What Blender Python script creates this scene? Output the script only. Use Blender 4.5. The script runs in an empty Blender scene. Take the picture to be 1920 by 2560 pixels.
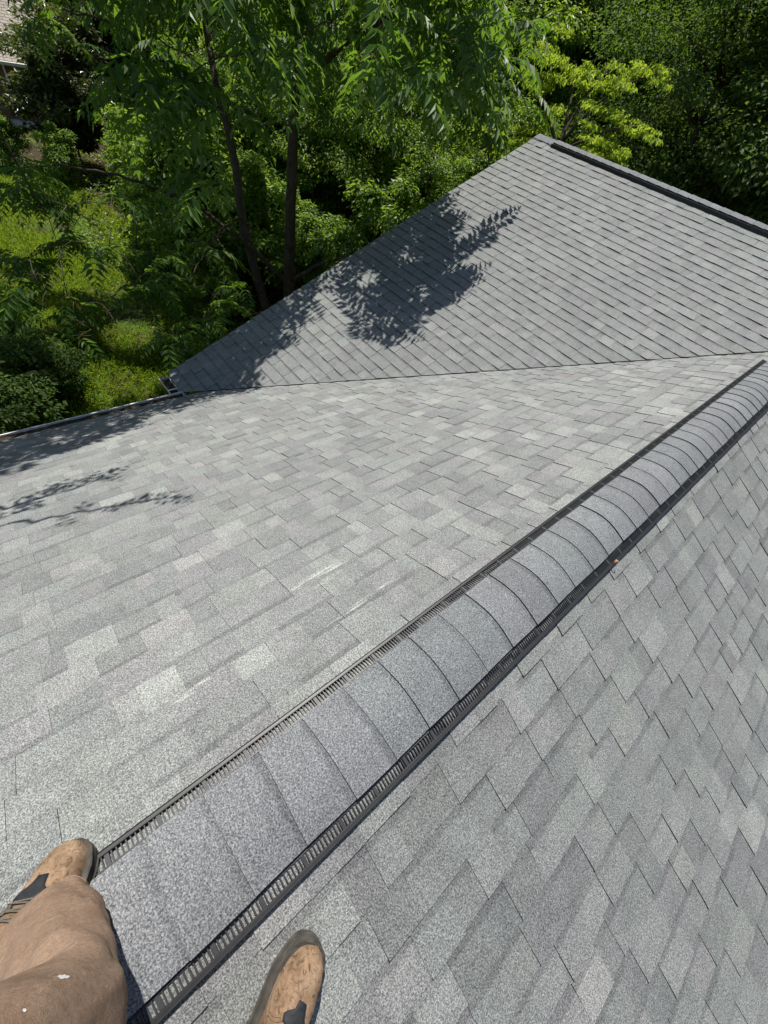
import bpy, bmesh, math, random
import numpy as np
from mathutils import Vector, Matrix

# ------------------------------------------------------------------ set-up
scene = bpy.context.scene
COL = scene.collection
R = math.radians

# camera (a phone held out in front of the person standing astride the ridge)
FPX, YAW, PIT, ROLL = 1027.41, -0.6391, 0.8569, 0.3110
CAM = np.array([0.0922, 0.0, 1.417])
_f = np.array([math.sin(YAW)*math.cos(PIT), math.cos(YAW)*math.cos(PIT), -math.sin(PIT)])
_r0 = np.array([math.cos(YAW), -math.sin(YAW), 0.0])
_u0 = np.cross(_r0, _f)
_r = math.cos(ROLL)*_r0 + math.sin(ROLL)*_u0
_u = -math.sin(ROLL)*_r0 + math.cos(ROLL)*_u0
cd = bpy.data.cameras.new('camera')
cd.sensor_fit = 'VERTICAL'; cd.sensor_height = 24.0; cd.sensor_width = 18.0
cd.lens = FPX/2560*24.0
cd.clip_start = 0.02; cd.clip_end = 1500
cam = bpy.data.objects.new('camera', cd); COL.objects.link(cam)
M = Matrix.Identity(4)
for i in range(3):
    M[i][0], M[i][1], M[i][2], M[i][3] = _r[i], _u[i], -_f[i], CAM[i]
cam.matrix_world = M
scene.camera = cam

# sun and sky: high late-morning sun ahead and to the left
SUN = np.array([-0.41, 0.20, 1.0])            # towards the sun
_el = math.atan2(SUN[2], math.hypot(SUN[0], SUN[1]))
w = bpy.data.worlds.new('World'); scene.world = w; w.use_nodes = True
nt = w.node_tree; nt.nodes.clear()
sky = nt.nodes.new('ShaderNodeTexSky'); sky.sky_type = 'NISHITA'; sky.sun_disc = False
sky.sun_elevation = _el
sky.sun_rotation = math.atan2(SUN[0], SUN[1])
bg = nt.nodes.new('ShaderNodeBackground'); bg.inputs[1].default_value = 0.072
wo = nt.nodes.new('ShaderNodeOutputWorld')
nt.links.new(sky.outputs[0], bg.inputs[0]); nt.links.new(bg.outputs[0], wo.inputs[0])
sl = bpy.data.lights.new('sun', 'SUN'); sl.energy = 5.0; sl.angle = R(0.55); sl.color = (1.0, 0.955, 0.88)
so = bpy.data.objects.new('sun', sl); COL.objects.link(so)
so.rotation_euler = Vector(SUN).to_track_quat('Z', 'Y').to_euler()
so.location = (0, 0, 30)
scene.view_settings.view_transform = 'Standard'; scene.view_settings.look = 'None'
scene.view_settings.exposure = 0.40; scene.view_settings.gamma = 1.0
scene.cycles.max_bounces = 6; scene.cycles.diffuse_bounces = 3; scene.cycles.glossy_bounces = 2
scene.cycles.transmission_bounces = 4; scene.cycles.transparent_max_bounces = 4
scene.cycles.use_denoising = True
scene.cycles.caustics_reflective = False; scene.cycles.caustics_refractive = False

rng = np.random.default_rng(7)

# ------------------------------------------------------------------ helpers
def tag(o, label=None, cat=None, group=None, kind=None):
    if label: o['label'] = label
    if cat: o['category'] = cat
    if group: o['group'] = group
    if kind: o['kind'] = kind
    return o

def empty(name, loc=(0, 0, 0), parent=None):
    o = bpy.data.objects.new(name, None); COL.objects.link(o); o.location = loc
    o.empty_display_size = 0.2
    if parent: o.parent = parent
    return o

def mesh_np(name, V, F, mat, parent=None, attrs=None, smooth=False, mats=None, midx=None):
    """V (n,3); F list of index arrays (k,m) each with constant m, or one array"""
    me = bpy.data.meshes.new(name)
    if not isinstance(F, (list, tuple)): F = [F]
    F = [np.asarray(f, dtype=np.int32) for f in F if len(f)]
    V = np.asarray(V, dtype=np.float32)
    loops = np.concatenate([f.ravel() for f in F])
    tot = np.concatenate([np.full(len(f), f.shape[1], dtype=np.int32) for f in F])
    start = np.concatenate([[0], np.cumsum(tot)[:-1]]).astype(np.int32)
    me.vertices.add(len(V)); me.loops.add(len(loops)); me.polygons.add(len(tot))
    me.vertices.foreach_set('co', V.ravel())
    me.loops.foreach_set('vertex_index', loops)
    me.polygons.foreach_set('loop_start', start)
    me.polygons.foreach_set('loop_total', tot)
    me.polygons.foreach_set('use_smooth', np.full(len(tot), bool(smooth)))
    for m in (mats or [mat]): me.materials.append(m)
    if midx is not None: me.polygons.foreach_set('material_index', np.asarray(midx, dtype=np.int32))
    if attrs:
        for k, a in attrs.items():
            at = me.attributes.new(k, 'FLOAT', 'POINT')
            at.data.foreach_set('value', np.asarray(a, dtype=np.float32))
    me.update(calc_edges=True); me.validate()
    o = bpy.data.objects.new(name, me); COL.objects.link(o)
    if parent: o.parent = parent
    return o

class MB:
    """collects boxes, tubes, lofts into ONE mesh"""
    def __init__(s): s.V = []; s.F = {}; s.n = 0
    def add(s, V, faces):
        V = np.asarray(V, float).reshape(-1, 3)
        for f in faces: s.F.setdefault(len(f), []).append([i+s.n for i in f])
        s.V.append(V); s.n += len(V)
    def box(s, c, ax, ay, az):
        """centre and three half-axis vectors"""
        c, ax, ay, az = map(np.asarray, (c, ax, ay, az))
        V = [c+sx*ax+sy*ay+sz*az for sz in (-1, 1) for sy in (-1, 1) for sx in (-1, 1)]
        s.add(V, [(0, 2, 3, 1), (4, 5, 7, 6), (0, 1, 5, 4), (2, 6, 7, 3), (0, 4, 6, 2), (1, 3, 7, 5)])
    def abox(s, x0, x1, y0, y1, z0, z1):
        s.box(((x0+x1)/2, (y0+y1)/2, (z0+z1)/2), ((x1-x0)/2, 0, 0), (0, (y1-y0)/2, 0), (0, 0, (z1-z0)/2))
    def rings(s, rs, close=True, caps=True):
        """loft through rings of equal length"""
        m = len(rs[0]); V = np.concatenate([np.asarray(r, float) for r in rs]); faces = []
        for i in range(len(rs)-1):
            for j in range(m if close else m-1):
                a, b = i*m+j, i*m+(j+1) % m
                faces.append((a, b, b+m, a+m))
        if caps:
            faces.append(tuple(range(m))[::-1]); faces.append(tuple(range((len(rs)-1)*m, len(rs)*m)))
        s.add(V, faces)
    def tube(s, pts, rad, k=7, caps=True):
        pts = np.asarray(pts, float); rad = np.broadcast_to(np.asarray(rad, float), (len(pts),))
        T = np.gradient(pts, axis=0); T /= np.linalg.norm(T, axis=1)[:, None]+1e-12
        ref = np.array([0.3, 0.2, 1.0]) if abs(T[0][2]) < 0.8 else np.array([1.0, 0.2, 0.1])
        rs = []
        for p, t, r in zip(pts, T, rad):
            a = np.cross(t, ref); a /= np.linalg.norm(a); b = np.cross(t, a)
            an = np.linspace(0, 2*np.pi, k, endpoint=False)
            rs.append(p+r*(np.cos(an)[:, None]*a+np.sin(an)[:, None]*b))
        s.rings(rs, True, caps)
    def extrude(s, prof, y0, y1, close=True, axis='y', caps=True):
        """prof: list of (a,b) -> (x,z) for axis y, (y,z) for axis x"""
        if axis == 'y': rs = [[(a, y, b) for a, b in prof] for y in (y0, y1)]
        else: rs = [[(x, a, b) for a, b in prof] for x in (y0, y1)]
        s.rings(rs, close, caps and close)
    def build(s, name, mat, parent=None, smooth=False):
        V = np.concatenate(s.V)
        return mesh_np(name, V, [np.array(f) for f in s.F.values()], mat, parent, smooth=smooth)

# ------------------------------------------------------------------ materials
def new_mat(name):
    m = bpy.data.materials.new(name); m.use_nodes = True
    n = m.node_tree; n.nodes.clear()
    return m, n
def N(n, t, **kw):
    x = n.nodes.new(t)
    for k, v in kw.items(): setattr(x, k, v)
    return x
def setin(x, **kw):
    for k, v in kw.items(): x.inputs[k.replace('_', ' ')].default_value = v
def L(n, a, b): n.links.new(a, b)
def ramp(n, src, stops, interp='LINEAR'):
    r = N(n, 'ShaderNodeValToRGB'); e = r.color_ramp.elements; r.color_ramp.interpolation = interp
    while len(e) < len(stops): e.new(0.5)
    for q, (p, c) in zip(e, stops):
        q.position = p; q.color = (*c, 1) if len(c) == 3 else c
    L(n, src, r.inputs[0]); return r.outputs[0]
def noise(n, coord, scale, detail=2, rough=0.5, dist=0.0):
    x = N(n, 'ShaderNodeTexNoise'); x.inputs['Scale'].default_value = scale
    x.inputs['Detail'].default_value = detail; x.inputs['Roughness'].default_value = rough
    x.inputs['Distortion'].default_value = dist
    if coord is not None: L(n, coord, x.inputs['Vector'])
    return x.outputs['Fac']
def mul(n, a, b, fac=1.0, mode='MULTIPLY'):
    x = N(n, 'ShaderNodeMix', data_type='RGBA', blend_type=mode)
    x.inputs[0].default_value = fac
    for s, i in ((a, 6), (b, 7)):
        if isinstance(s, (tuple, list)): x.inputs[i].default_value = (*s, 1)
        else: L(n, s, x.inputs[i])
    return x.outputs[2]
def mth(n, op, a, b=None, c=None):
    x = N(n, 'ShaderNodeMath', operation=op)
    for i, s in enumerate((a, b, c)):
        if s is None: continue
        if isinstance(s, (int, float)): x.inputs[i].default_value = s
        else: L(n, s, x.inputs[i])
    return x.outputs[0]
def mixf(n, fac, a, b):
    x = N(n, 'ShaderNodeMix', data_type='RGBA')
    L(n, fac, x.inputs[0])
    for s, i in ((a, 6), (b, 7)):
        if isinstance(s, (tuple, list)): x.inputs[i].default_value = (*s, 1)
        else: L(n, s, x.inputs[i])
    return x.outputs[2]
def attr(n, name):
    x = N(n, 'ShaderNodeAttribute'); x.attribute_name = name; return x.outputs['Fac']
def objco(n): return N(n, 'ShaderNodeTexCoord').outputs['Object']
def finish(n, col, rough=0.8, spec=0.3, bump=None, bstr=0.3, bdist=0.002, metal=0.0):
    p = N(n, 'ShaderNodeBsdfPrincipled')
    if isinstance(col, (tuple, list)): p.inputs['Base Color'].default_value = (*col, 1)
    else: L(n, col, p.inputs['Base Color'])
    if isinstance(rough, (int, float)): p.inputs['Roughness'].default_value = rough
    else: L(n, rough, p.inputs['Roughness'])
    p.inputs['Specular IOR Level'].default_value = spec; p.inputs['Metallic'].default_value = metal
    if bump is not None:
        b = N(n, 'ShaderNodeBump'); b.inputs['Strength'].default_value = bstr; b.inputs['Distance'].default_value = bdist
        L(n, bump, b.inputs['Height']); L(n, b.outputs[0], p.inputs['Normal'])
    o = N(n, 'ShaderNodeOutputMaterial'); L(n, p.outputs[0], o.inputs[0])
    return p

def shingle_mat(name, dark, mid, lite, scuffs=False, rngoff=0.0):
    m, n = new_mat(name); co = objco(n)
    t = attr(n, 'tone'); vf = attr(n, 'vf')
    base = ramp(n, t, [(0.0, dark), (0.5, mid), (1.0, lite)])
    tint = attr(n, 'tint')
    base = mul(n, base, ramp(n, tint, [(0.0, (1.02, 0.985, 1.0)), (0.35, (1, 1, 0.995)), (0.7, (0.985, 1.005, 0.985)), (1.0, (1.0, 1.01, 0.97))]), 1.0)
    # pigment band printed along the top of the exposed strip, with a ragged edge
    nb = noise(n, co, 45, 2)
    edge = mth(n, 'ADD', vf, mth(n, 'MULTIPLY', mth(n, 'SUBTRACT', nb, 0.5), 0.10))
    bandamt = attr(n, 'band')
    b = ramp(n, edge, [(0.76, (0, 0, 0)), (0.82, (1, 1, 1))])
    b = mth(n, 'MULTIPLY', b, bandamt)
    base = mixf(n, b, base, mul(n, base, (0.74, 0.735, 0.75), 1.0))
    # mineral granules: light, mid and dark grains
    g1 = noise(n, co, 225, 1.0, 0.6); g2 = noise(n, co, 520, 1.0, 0.5)
    g = mth(n, 'ADD', mth(n, 'MULTIPLY', g1, 0.6), mth(n, 'MULTIPLY', g2, 0.4))
    gr = ramp(n, g, [(0.34, (0.30, 0.31, 0.33)), (0.46, (0.74, 0.75, 0.77)), (0.54, (1.14, 1.14, 1.12)), (0.65, (1.86, 1.86, 1.81))])
    base = mul(n, base, gr, 1.0)
    # weathering
    w1 = noise(n, co, 0.9, 3); base = mul(n, base, ramp(n, w1, [(0.3, (0.93, 0.93, 0.93)), (0.7, (1.06, 1.06, 1.05))]), 1.0)
    w2 = noise(n, co, 9, 3); base = mul(n, base, ramp(n, w2, [(0.28, (0.88, 0.88, 0.88)), (0.5, (1, 1, 1)), (0.75, (1.05, 1.05, 1.05))]), 1.0)
    if scuffs:
        # pale scrapes left by dragged ladders / bundles, stretched along the ridge direction
        mp = N(n, 'ShaderNodeMapping'); mp.inputs['Scale'].default_value = (34, 2.6, 34); L(n, co, mp.inputs[0])
        s = noise(n, mp.outputs[0], 1.0, 4, 0.65)
        s = ramp(n, s, [(0.52, (0, 0, 0)), (0.63, (0.8,)*3)])
        sep = N(n, 'ShaderNodeSeparateXYZ'); L(n, co, sep.inputs[0])
        tot = None
        for (cx, cy, rx, ry) in SCUFFS:
            dx = mth(n, 'DIVIDE', mth(n, 'SUBTRACT', sep.outputs[0], cx), rx)
            dy = mth(n, 'DIVIDE', mth(n, 'SUBTRACT', sep.outputs[1], cy), ry)
            d = mth(n, 'ADD', mth(n, 'MULTIPLY', dx, dx), mth(n, 'MULTIPLY', dy, dy))
            k = mth(n, 'MAXIMUM', mth(n, 'SUBTRACT', 1.0, d), 0.0)
            tot = k if tot is None else mth(n, 'MAXIMUM', tot, k)
        fac = mth(n, 'MULTIPLY', mth(n, 'MULTIPLY', s, mth(n, 'MINIMUM', mth(n, 'MULTIPLY', tot, 2.0), 1.0)), ramp(n, g, [(0.40, (0.05,)*3), (0.50, (0.8,)*3)]))
        base = mixf(n, fac, base, (0.66, 0.66, 0.62))
    finish(n, base, 0.92, 0.25, g, 0.55, 0.0022)
    return m

def plain(name, c, rough=0.6, spec=0.4, nscale=30, var=0.15, bstr=0.1, metal=0.0):
    m, n = new_mat(name); co = objco(n)
    f = noise(n, co, nscale, 4)
    col = mul(n, c, ramp(n, f, [(0.25, (1-var,)*3), (0.75, (1+var,)*3)]), 1.0)
    finish(n, col, rough, spec, f, bstr, 0.002, metal)
    return m

def leaf_mat(name, c0, c1, c2, trans=(0.25, 0.40, 0.04), tf=0.4, rough=0.42, spec=0.45):
    m, n = new_mat(name)
    t = attr(n, 'tone')
    col = ramp(n, t, [(0.0, c0), (0.55, c1), (1.0, c2)])
    p = N(n, 'ShaderNodeBsdfPrincipled'); L(n, col, p.inputs['Base Color'])
    p.inputs['Roughness'].default_value = rough; p.inputs['Specular IOR Level'].default_value = spec
    tr = N(n, 'ShaderNodeBsdfTranslucent'); tc = mul(n, col, trans, 1.0, 'MULTIPLY')
    tcol = mixf(n, t, tuple(0.7*x for x in trans), trans)
    L(n, tcol, tr.inputs[0])
    mx = N(n, 'ShaderNodeMixShader'); mx.inputs[0].default_value = tf
    L(n, p.outputs[0], mx.inputs[1]); L(n, tr.outputs[0], mx.inputs[2])
    o = N(n, 'ShaderNodeOutputMaterial'); L(n, mx.outputs[0], o.inputs[0])
    return m

def bark_mat(name, c):
    m, n = new_mat(name); co = objco(n)
    mp = N(n, 'ShaderNodeMapping'); mp.inputs['Scale'].default_value = (1, 1, 0.16); L(n, co, mp.inputs[0])
    f = noise(n, mp.outputs[0], 42, 4, 0.6, 0.3); g = noise(n, co, 5, 3)
    col = mul(n, c, ramp(n, f, [(0.3, (0.45,)*3), (0.5, (1,)*3), (0.72, (1.6,)*3)]), 1.0)
    col = mul(n, col, ramp(n, g, [(0.3, (0.8, 0.8, 0.78)), (0.7, (1.15, 1.17, 1.1))]), 1.0)
    finish(n, col, 0.9, 0.2, f, 0.8, 0.02)
    return m

# ------------------------------------------------------------------ geometry of the roof (metres)
P, Q = 0.4443, 0.4159                     # pitch of the main roof and of the wing roof
TP, TQ = math.tan(P), math.tan(Q)
XE = 4.626                                # main eave, half width
XG = -5.301                               # gable end of the wing
YE, ZE = 1.4961, -2.2848                  # wing eave
EXPO = 0.143                              # shingle exposure
NW = 51.16
YR = YE + NW*EXPO*math.cos(Q); ZR = ZE + NW*EXPO*math.sin(Q)   # wing ridge
Y0B = -7.0                                # back gable of the main roof
GZ = -5.0                                 # lawn level by the house

def pix(p):
    d = np.asarray(p, float)-CAM; z = d @ _f
    return np.stack([960+FPX*(d @ _r)/z, 1280-FPX*(d @ _u)/z], -1), z
def ray(x, y): return _f + _r*(x-960)/FPX - _u*(y-1280)/FPX
def at(x, y, depth): return CAM + ray(x, y)*depth
def hit(x, y, nrm, c):
    d = ray(x, y); nrm = np.asarray(nrm, float); return CAM + d*((c-CAM @ nrm)/(d @ nrm))
NL = np.array([-math.sin(P), 0, math.cos(P)]); NRT = np.array([math.sin(P), 0, math.cos(P)])
NWG = np.array([0, -math.sin(Q), math.cos(Q)]); CWG = NWG @ np.array([0, YE, ZE])
def on_left(x, y, h=0.0): return hit(x, y, NL, h)
def on_right(x, y, h=0.0): return hit(x, y, NRT, h)
def on_wing(x, y, h=0.0): return hit(x, y, NWG, CWG+h)

_s1 = on_left(800, 1445); _s2 = on_left(930, 1497); _s3 = on_left(480, 1727); _s4 = on_left(845, 1555)
SCUFFS = [(_s1[0], _s1[1], 0.05, 0.17), (_s2[0], _s2[1], 0.045, 0.19), (_s3[0], _s3[1], 0.02, 0.08), (_s4[0], _s4[1], 0.02, 0.10)]

MAT = {}
MAT['shingle'] = shingle_mat('shingle_granules', (0.167, 0.172, 0.176), (0.211, 0.218, 0.219), (0.272, 0.281, 0.274), True)
MAT['cap'] = shingle_mat('ridge_cap_granules', (0.136, 0.145, 0.153), (0.166, 0.177, 0.186), (0.20, 0.212, 0.221))
MAT['edge'] = plain('asphalt_edge', (0.035, 0.035, 0.037), 0.95, 0.1, 200, 0.4)
MAT['vent'] = plain('black_vent_plastic', (0.017, 0.0175, 0.019), 0.45, 0.45, 60, 0.2, 0.05)
MAT['grille'] = plain('grey_black_louvres', (0.045, 0.046, 0.05), 0.38, 0.5, 60, 0.2, 0.05)
MAT['white'] = plain('white_painted_metal', (0.72, 0.72, 0.69), 0.45, 0.4, 12, 0.1, 0.02)
MAT['debris'] = plain('debris_and_trough_shade', (0.055, 0.042, 0.03), 0.95, 0.1, 90, 0.6, 0.8)  # brown debris, also the painted dark inside the eave gutters
MAT['deck'] = plain('felt_underlay', (0.05, 0.05, 0.05), 0.95, 0.1, 20, 0.2)

# ------------------------------------------------------------------ shingle courses
def clip_poly(poly, planes):
    for a, b, c in planes:
        out = []
        for i in range(len(poly)):
            p, q = poly[i], poly[(i+1) % len(poly)]
            fp, fq = a*p[0]+b*p[1]-c, a*q[0]+b*q[1]-c
            if fp <= 0: out.append(p)
            if (fp < 0 < fq) or (fq < 0 < fp):
                t = fp/(fp-fq); out.append((p[0]+t*(q[0]-p[0]), p[1]+t*(q[1]-p[1])))
        poly = out
        if len(poly) < 3: return []
    return poly

def shingle_slope(name, O, U, Vv, u0, u1, vlen, planes, parent, seed, near=True, th=0.0042, tooth=0.0042, tsp=1.2):
    rg = np.random.default_rng(seed)
    O, U, Vv = map(lambda a: np.asarray(a, float), (O, U, Vv)); Nn = np.cross(U, Vv)
    if Nn[2] < 0: Nn = -Nn
    verts = []; faces = {}; fm = {}; A = {k: [] for k in ('tone', 'vf', 'band', 'tint')}
    cnt = 0
    def emit(poly, v0, h0, h1, tone, band, tint):
        nonlocal cnt
        # top polygon, sides down to below the deck
        area = sum(poly[i][0]*poly[(i+1) % len(poly)][1]-poly[(i+1) % len(poly)][0]*poly[i][1] for i in range(len(poly)))
        if area < 0: poly = poly[::-1]
        if abs(area) < 2e-4: return
        n = len(poly)
        def put(u, v, h):
            s = (v-v0)/EXPO; verts.append(O+U*u+Vv*v+Nn*h)
            A['tone'].append(tone); A['vf'].append(s); A['band'].append(band); A['tint'].append(tint)
        for (u, v) in poly: put(u, v, h0+(h1-h0)*(v-v0)/EXPO)
        for (u, v) in poly: put(u, v, -0.004)
        faces.setdefault(n, []).append([cnt+i for i in range(n)]); fm.setdefault(n, []).append(0)
        for i in range(n):
            j = (i+1) % n
            faces.setdefault(4, []).append([cnt+i, cnt+n+i, cnt+n+j, cnt+j]); fm.setdefault(4, []).append(1)
        cnt += 2*n
    nc = int(math.ceil(vlen/EXPO))
    tones = [0.18, 0.33, 0.45, 0.55, 0.66, 0.82]
    pw = [0.17, 0.21, 0.23, 0.20, 0.14, 0.05]
    for c in range(nc):
        v0 = c*EXPO; v1 = min(v0+EXPO+0.012, vlen)
        wob0 = rg.normal(0, 0.0016); wp = rg.uniform(0, 6.28, 2); wa = rg.uniform(0.001, 0.0035)
        u = u0 - rg.uniform(0, 0.9)
        # base laminate pieces (1 m long shingles)
        shade = rg.choice(tones, p=pw)
        raised = rg.random() < 0.5
        next_joint = u + 1.0
        while u < u1:
            wd = rg.uniform(0.09, 0.21) if raised else rg.uniform(0.07, 0.18)
            ua, ub = u, u+wd
            t = float(np.clip(0.48+tsp*(rg.choice(tones, p=pw)+rg.normal(0, 0.05)-0.48), 0, 1))
            tint = rg.random()
            jit = rg.normal(0, 0.0014)
            wob = wob0+wa*math.sin(1.9*u+wp[0])+0.0015*math.sin(5.3*u+wp[1])
            if raised:
                poly = [(ua, v0+wob+jit-0.002), (ub, v0+wob+jit-0.002), (ub+rg.normal(0, .002), v1), (ua+rg.normal(0, .002), v1)]
                hh = th+tooth+rg.normal(0, 0.0007)+(0.002 if rg.random() < 0.05 else 0)
                q = clip_poly(poly, planes)
                if q: emit(q, v0, hh, max(0.0035, hh-th-0.0008), t, 1.0 if rg.random() < 0.35 else 0.25, tint)
            else:
                q = clip_poly([(ua-0.004, v0+wob), (ub+0.004, v0+wob), (ub+0.004, v1), (ua-0.004, v1)], planes)
                if q: emit(q, v0, th+rg.normal(0, 0.0005), 0.0012, t*0.85+0.03, rg.choice([0.5, 0.9, 1.0]), tint)
            u = ub
            if u > next_joint: next_joint += 1.0
            raised = (not raised) if rg.random() < 0.86 else raised
    V = np.array(verts); F = []; mi = []
    for k in faces: F.append(np.array(faces[k])); mi += fm[k]
    return mesh_np(name, V, F, None, parent, A, mats=[MAT['shingle'], MAT['edge']], midx=mi)

# ------------------------------------------------------------------ the house
house = empty('house', (0, 0, GZ))
tag(house, 'house with grey asphalt shingle roofs meeting in a valley, the person standing on its ridge', 'house')
def hpart(o, label=None):
    # parts keep world coordinates, so undo the parent's offset
    o.matrix_parent_inverse = Matrix.Translation((0, 0, -GZ))
    if label: o['label'] = label
    return o
SL = XE/math.cos(P)
# valley line on the left slope, in (u=y, v=slope length from the eave): y = YE + (z-ZE)/TQ
# z = (v*sin P) - XE*TP  ->  y - v*sinP/TQ <= YE + (-XE*TP-ZE)/TQ
cv = YE + (-XE*TP-ZE)/TQ
left = hpart(shingle_slope('roof_slope', (-XE, 0, -XE*TP), (0, 1, 0), (math.cos(P), 0, math.sin(P)), Y0B, 7.2, SL-0.065,
             [(1, -math.sin(P)/TQ, cv+0.12), (-1, 0, -Y0B)], house, 11), 'sunlit left roof slope running down to the gutter')
right = hpart(shingle_slope('roof_slope', (XE, 0, -XE*TP), (0, 1, 0), (-math.cos(P), 0, math.sin(P)), Y0B, 7.2, SL-0.065,
             [(1, -math.sin(P)/TQ, cv+0.12), (-1, 0, -Y0B)], house, 12), 'right roof slope under the booted foot')
# wing: u = x, v from the wing eave; left part clipped by the left valley, right part by the right one
WL = NW*EXPO
# on the wing plane z = ZE + v sinQ ; on the left slope z = x*TP -> keep x*TP <= z  i.e. x*TP - v sinQ <= ZE
off = 0.012
X1W = 9.0
wing = hpart(shingle_slope('roof_slope', (0, YE, ZE), (1, 0, 0), (0, math.cos(Q), math.sin(Q)), XG, 0.05, WL,
             [(TP, -math.sin(Q), ZE-off), (-1, 0, -XG), (1, 0, 0.0)], house, 13, th=0.0074, tooth=0.0036, tsp=0.65), 'wing roof slope crossed by dark shingle courses')
V2 = shingle_slope('roof_slope', (0, YE, ZE), (1, 0, 0), (0, math.cos(Q), math.sin(Q)), 0.0, X1W, WL,
             [(-TP, -math.sin(Q), ZE-off), (-1, 0, 0), (1, 0, X1W)], house, 14, th=0.0074, tooth=0.0036, tsp=0.65)
# merge the two halves of the wing slope into one mesh
bm = bmesh.new(); bm.from_mesh(wing.data); bm.from_mesh(V2.data); bm.to_mesh(wing.data); bm.free()
bpy.data.objects.remove(V2)
wback = hpart(shingle_slope('roof_slope', (0, 2*YR-YE, ZE), (1, 0, 0), (0, -math.cos(Q), math.sin(Q)), XG, X1W, WL,
             [(-1, 0, -XG), (1, 0, X1W)], house, 15), 'far wing slope behind the wing ridge')
# roof deck under the shingles (closed sheets, 15 mm below)
mb = MB()
def sheet(pts, nrm, d0=0.012, d1=0.05):
    pts = np.asarray(pts, float); nrm = np.asarray(nrm, float)
    mb.rings([pts-nrm*d0, pts-nrm*d1])
def vpt(x): z = -abs(x)*TP; return (x, YE+(z-ZE)/TQ, z)
sheet([(-XE, Y0B, -XE*TP), vpt(-XE), vpt(-0.055), (-0.055, Y0B, -0.055*TP)], NL)
sheet([(XE, Y0B, -XE*TP), (0.055, Y0B, -0.055*TP), vpt(0.055), vpt(XE)], NRT)
sheet([(XG, YE, ZE), vpt(-XE), vpt(0), (0, YR, ZR), (XG, YR, ZR)], NWG)
sheet([vpt(0), vpt(XE), (X1W, YE, ZE), (X1W, YR, ZR), (0, YR, ZR)], NWG)
sheet([(XG, YR, ZR), (X1W, YR, ZR), (X1W, 2*YR-YE, ZE), (XG, 2*YR-YE, ZE)], (0, math.sin(Q), math.cos(Q)))
hpart(mb.build('roof_deck', MAT['deck'], house))

# brick walls below
def brick_mat(name, c1, c2, mortar, sx=1.0):
    m, n = new_mat(name); co = objco(n)
    sep = N(n, 'ShaderNodeSeparateXYZ'); L(n, co, sep.inputs[0])
    cmb = N(n, 'ShaderNodeCombineXYZ'); L(n, mth(n, 'ADD', sep.outputs[0], sep.outputs[1]), cmb.inputs[0]); L(n, sep.outputs[2], cmb.inputs[1])
    b = N(n, 'ShaderNodeTexBrick'); L(n, cmb.outputs[0], b.inputs[0])
    b.inputs['Color1'].default_value = (*c1, 1); b.inputs['Color2'].default_value = (*c2, 1); b.inputs['Mortar'].default_value = (*mortar, 1)
    b.inputs['Scale'].default_value = 1.0; b.inputs['Brick Width'].default_value = 0.21; b.inputs['Row Height'].default_value = 0.075; b.inputs['Mortar Size'].default_value = 0.008
    col = mul(n, b.outputs[0], ramp(n, noise(n, co, 6, 4), [(0.3, (0.75,)*3), (0.7, (1.2,)*3)]), 1.0)
    finish(n, col, 0.9, 0.2, b.outputs['Fac'], -0.4, 0.006); return m
MAT['brick'] = brick_mat('red_brown_brick', (0.20, 0.085, 0.055), (0.14, 0.065, 0.045), (0.32, 0.30, 0.27))
mb = MB()
mb.abox(-XE+0.35, XE-0.35, Y0B+0.3, YE+0.6, GZ-1.2, -XE*TP-0.12)
hpart(mb.build('wall', MAT['brick'], house))
mb = MB()
ya, yb = YE+0.32, 2*YR-YE-0.32
mb.rings([[(x, ya, GZ-1.2), (x, yb, GZ-1.2), (x, yb, ZE-0.1), (x, YR, ZR-0.25), (x, ya, ZE-0.1)] for x in (XG+0.25, X1W-0.25)])
hpart(mb.build('wall', MAT['brick'], house))
# rake boards and fascia
for x in (XG+0.03, X1W-0.03):
    for s in (1, -1):
        mb = MB()
        a = np.array([x, YR, ZR-0.12]); b = np.array([x, YR-s*(YR-YE), ZE-0.12])
        d = (b-a)/2; ln = np.linalg.norm(d); nn = np.cross(d/ln, (1, 0, 0))
        mb.box((a+b)/2, d*0.995, (0.012, 0, 0), nn*0.07)
        hpart(mb.build('rake_board', MAT['white'], house))
for q in ((-XE+0.012, -XE+0.035, Y0B, YE+0.15, -XE*TP-0.19, -XE*TP-0.045), (XE-0.035, XE-0.012, Y0B, YE+0.15, -XE*TP-0.19, -XE*TP-0.045),
          (XG+0.045, -XE-0.01, YE+0.012, YE+0.035, ZE-0.19, ZE-0.045)):
    mb = MB(); mb.abox(*q); hpart(mb.build('fascia', MAT['white'], house))

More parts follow.
